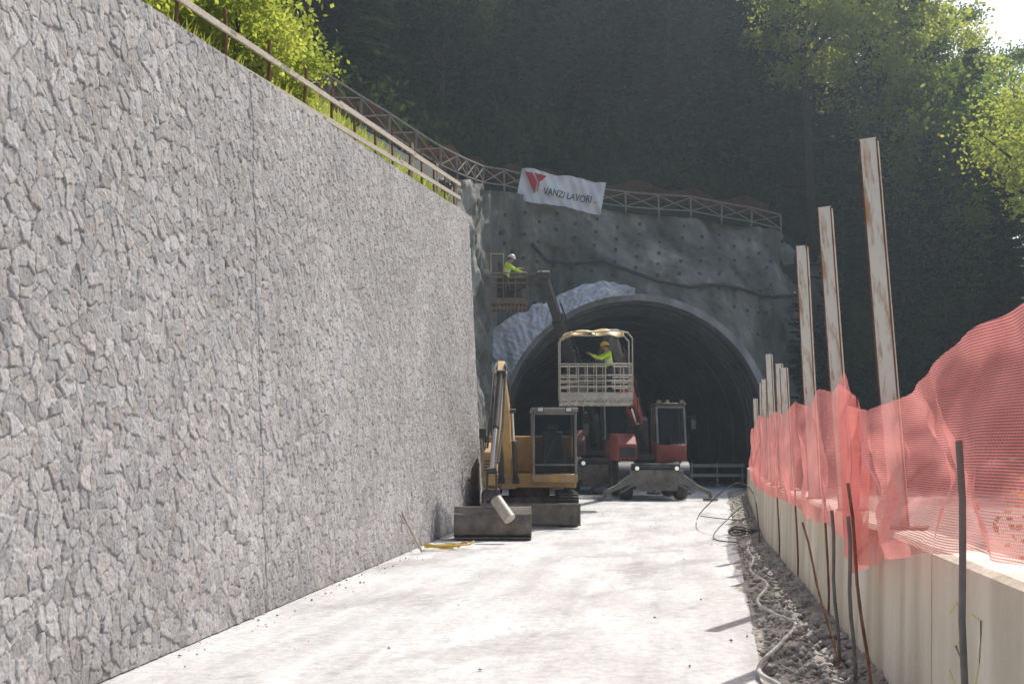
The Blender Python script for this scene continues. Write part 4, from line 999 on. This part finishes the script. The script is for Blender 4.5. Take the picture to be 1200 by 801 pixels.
def rowplant(r,s0,s1,step,mix,sc_=(.8,1.1),jit=.25):
    s=s0
    while s<s1:
        p=terr(s+random.uniform(-.1,.1),r+random.uniform(-jit,jit))
        i0=int(min(s,len(ST)-2)); seg=np.linalg.norm(CTA[i0+1,int(r)]-CTA[i0,int(r)])
        k=random.random(); z=p[2]-.3
        if k<mix: plant('spruce_tree',random.choice(SPR),(p[0],p[1],z),random.uniform(*sc_),'tall dark green spruce standing on the steep hillside')
        else: plant('broadleaf_tree',random.choice(BRD),(p[0],p[1],z),random.uniform(*sc_),'leafy green broadleaf tree on the steep hillside')
        s+=step/max(1,seg)
rowplant(3.0,4.3,12.6,3.8,.8,(.7,.95)); rowplant(3.7,4.5,12.8,4.4,.75,(.8,1.05)); rowplant(4.6,5,13.5,5.5,.7); rowplant(5.4,5.5,13.5,7,.6); rowplant(6.2,6,13,9,.6)
rowplant(2.8,12.6,15.2,3.6,.55,(.75,.95)); rowplant(3.6,12.8,15.0,4.5,.5,(.8,1.0)); rowplant(4.6,13,14.6,6,.4,(.8,1.0))
for x,y,s,kd in [(17.5,63.5,.62,'s'),(20,61,.7,'s'),(22.5,63,.85,'s'),(25,60,.75,'s'),(28,62,.7,'s'),(31.5,59,.55,'b'),(34.5,61,.55,'b'),(19,66,.8,'s'),(26.5,65.5,.95,'s'),(38,60,.5,'b'),(16.4,59.5,.45,'s'),(20.5,56.5,.55,'s'),(23.5,57,.62,'s'),(26.5,57,.55,'s'),(22,60,.6,'b'),(18.2,61,.55,'b'),(24.5,54,.4,'s'),(15.6,62.6,.5,'s')]:
    plant('spruce_tree' if kd=='s' else 'broadleaf_tree',random.choice(SPR if kd=='s' else BRD[:2]),(x,y,-.2),s,'dark green tree standing beside the construction site')
plant('broadleaf_tree',BRT[1],(23.2,53,-.2),1.0,'sparse bright green tree catching the sunlight')
plant('broadleaf_tree',BRT[1],(27.5,57,-.2),.98,'sparse bright green tree catching the sunlight')
plant('broadleaf_tree',BRT[0],(25.5,66,7),1.3,'bright green tree high on the sunny slope')
plant('broadleaf_tree',BRT[2],(21.5,69,8.8),1.05,'bright green tree high on the sunny slope')
plant('broadleaf_tree',BRT[2],(17.8,70,12),1.0,'bright green tree high on the sunny slope')
plant('broadleaf_tree',BRT[2],(25.2,71,7.6),1.05,'bright green tree high on the sunny slope')
plant('spruce_tree',SPR[2],(23.3,72,8.5),1.1,'tall dark green spruce standing on the steep hillside')
plant('spruce_tree',SPR[1],(26.8,73,7),.95,'tall dark green spruce standing on the steep hillside')
BU=[proto('u',broad_parts(60+k,2.6,1.0,34,150,.10,low=.1,spread=.2),M['leafb']) for k in range(2)]
for x,y,s in [(-3.9,11.5,.75),(-4.3,13.4,.95),(-3.6,15.2,.8),(-4.1,16.6,1.05),(-3.5,18.0,.72),(-4.4,19.5,1.0),(-5.5,15,1.2),(-5.4,18,1.2),(-5.6,12,1.1)]:
    zz=wtZ(y)+.15+max(0,(-3.6-x))*.5; plant('roadside_bush',random.choice(BU),(x,y,zz-.15),s,'sunlit yellow-green bush growing above the stone wall','bush','bushes above the stone wall')
BO=proto('o',broad_parts(71,1.9,.6,22,120,.08,low=.2,spread=.17),M['leafo'])
for x,y,s in [(3.9,8.0,.9),(4.8,9.4,.95)]:
    plant('roadside_bush',BO,(x,y,-.05),s,'reddish green bush growing behind the parapet','bush','bushes behind the parapet')
n=70000; s_=np.random.uniform(4.0,15.5,n); r_=np.random.uniform(2.2,6.5,n)**1.0; p=terr(s_,r_); 
hgt=np.abs(np.random.normal(0,1.1,n))*(.3+fbm(p[:,0]*.4,p[:,1]*.4,5)*1.4); p=p+np.stack([np.random.normal(0,.3,n),np.random.normal(0,.3,n),hgt],1)
D=unit(np.random.normal(size=(n,3)));S=unit(np.cross(D,np.random.normal(size=(n,3))))
v,f=diamonds(p,D,S,np.random.uniform(.25,.7,n),np.random.uniform(.15,.35,n))
o=fastmesh('undergrowth',v,f,M['leafd']); tag(o,'dark leafy undergrowth covering the hillside','undergrowth'); o['kind']='stuff'
n=16000; s_=np.random.uniform(.6,5,n); r_=np.random.uniform(0.02,1,n)**1.5; p=terr(s_,r_); p[:,2]+=.15
D=unit(np.stack([np.random.normal(0,.4,n),np.random.normal(0,.4,n),np.full(n,1.)],1)); S=unit(np.cross(D,np.random.normal(size=(n,3))))
v,f=diamonds(p,D,S,np.random.uniform(.15,.5,n),np.random.uniform(.02,.05,n))
o=fastmesh('bank_grass',v,f,M['leafb']); tag(o,'sunlit tufts of grass on the bank above the wall','grass'); o['kind']='stuff'
# ------------------------------------------------------------------ hazy air filling the whole valley
m=bpy.data.materials.new('hazy_air'); m.use_nodes=True; n=m.node_tree.nodes; n.remove(n['Principled BSDF'])
vs_=n.new('ShaderNodeVolumeScatter'); vs_.inputs['Density'].default_value=.0009; vs_.inputs['Anisotropy'].default_value=.45; vs_.inputs['Color'].default_value=(.74,.89,1,1)
m.node_tree.links.new(vs_.outputs[0],n['Material Output'].inputs['Volume'])
q=MB(); q.box((10,90,55),(420,240,130)); o=q.obj('atmosphere',m,smooth=False); o['kind']='structure'  # added box of scattering haze that encloses the camera and the site
# ------------------------------------------------------------------ light, sky, camera
EL,AZ=52,30
w=bpy.data.worlds.new('World'); sc.world=w; w.use_nodes=True
n=w.node_tree.nodes;l=w.node_tree.links; atmosphere=n.new('ShaderNodeTexSky'); atmosphere.sky_type='NISHITA'; atmosphere.sun_disc=False
atmosphere.sun_elevation=math.radians(EL); atmosphere.sun_rotation=math.radians(AZ); atmosphere.air_density=1.0; atmosphere.dust_density=3.0
l.new(atmosphere.outputs[0],n['Background'].inputs[0]); n['Background'].inputs[1].default_value=.15
sd=bpy.data.lights.new('sun','SUN'); sd.energy=5.0; sd.angle=math.radians(.5); sd.color=(1,.965,.91)
so=bpy.data.objects.new('sun',sd); COL.objects.link(so)
dirv=Vector((math.sin(math.radians(AZ))*math.cos(math.radians(EL)),math.cos(math.radians(AZ))*math.cos(math.radians(EL)),math.sin(math.radians(EL))))
so.rotation_euler=dirv.to_track_quat('Z','Y').to_euler(); so.location=(20,40,60)
cd=bpy.data.cameras.new('camera'); cd.lens=42; cd.sensor_width=36; cd.clip_end=2000
co=bpy.data.objects.new('camera',cd); COL.objects.link(co); co.location=(0,0,1.7); co.rotation_euler=(math.radians(90+5.3),0,0)
sc.camera=co
sc.view_settings.view_transform='Standard'; sc.view_settings.look='None'; sc.view_settings.exposure=0
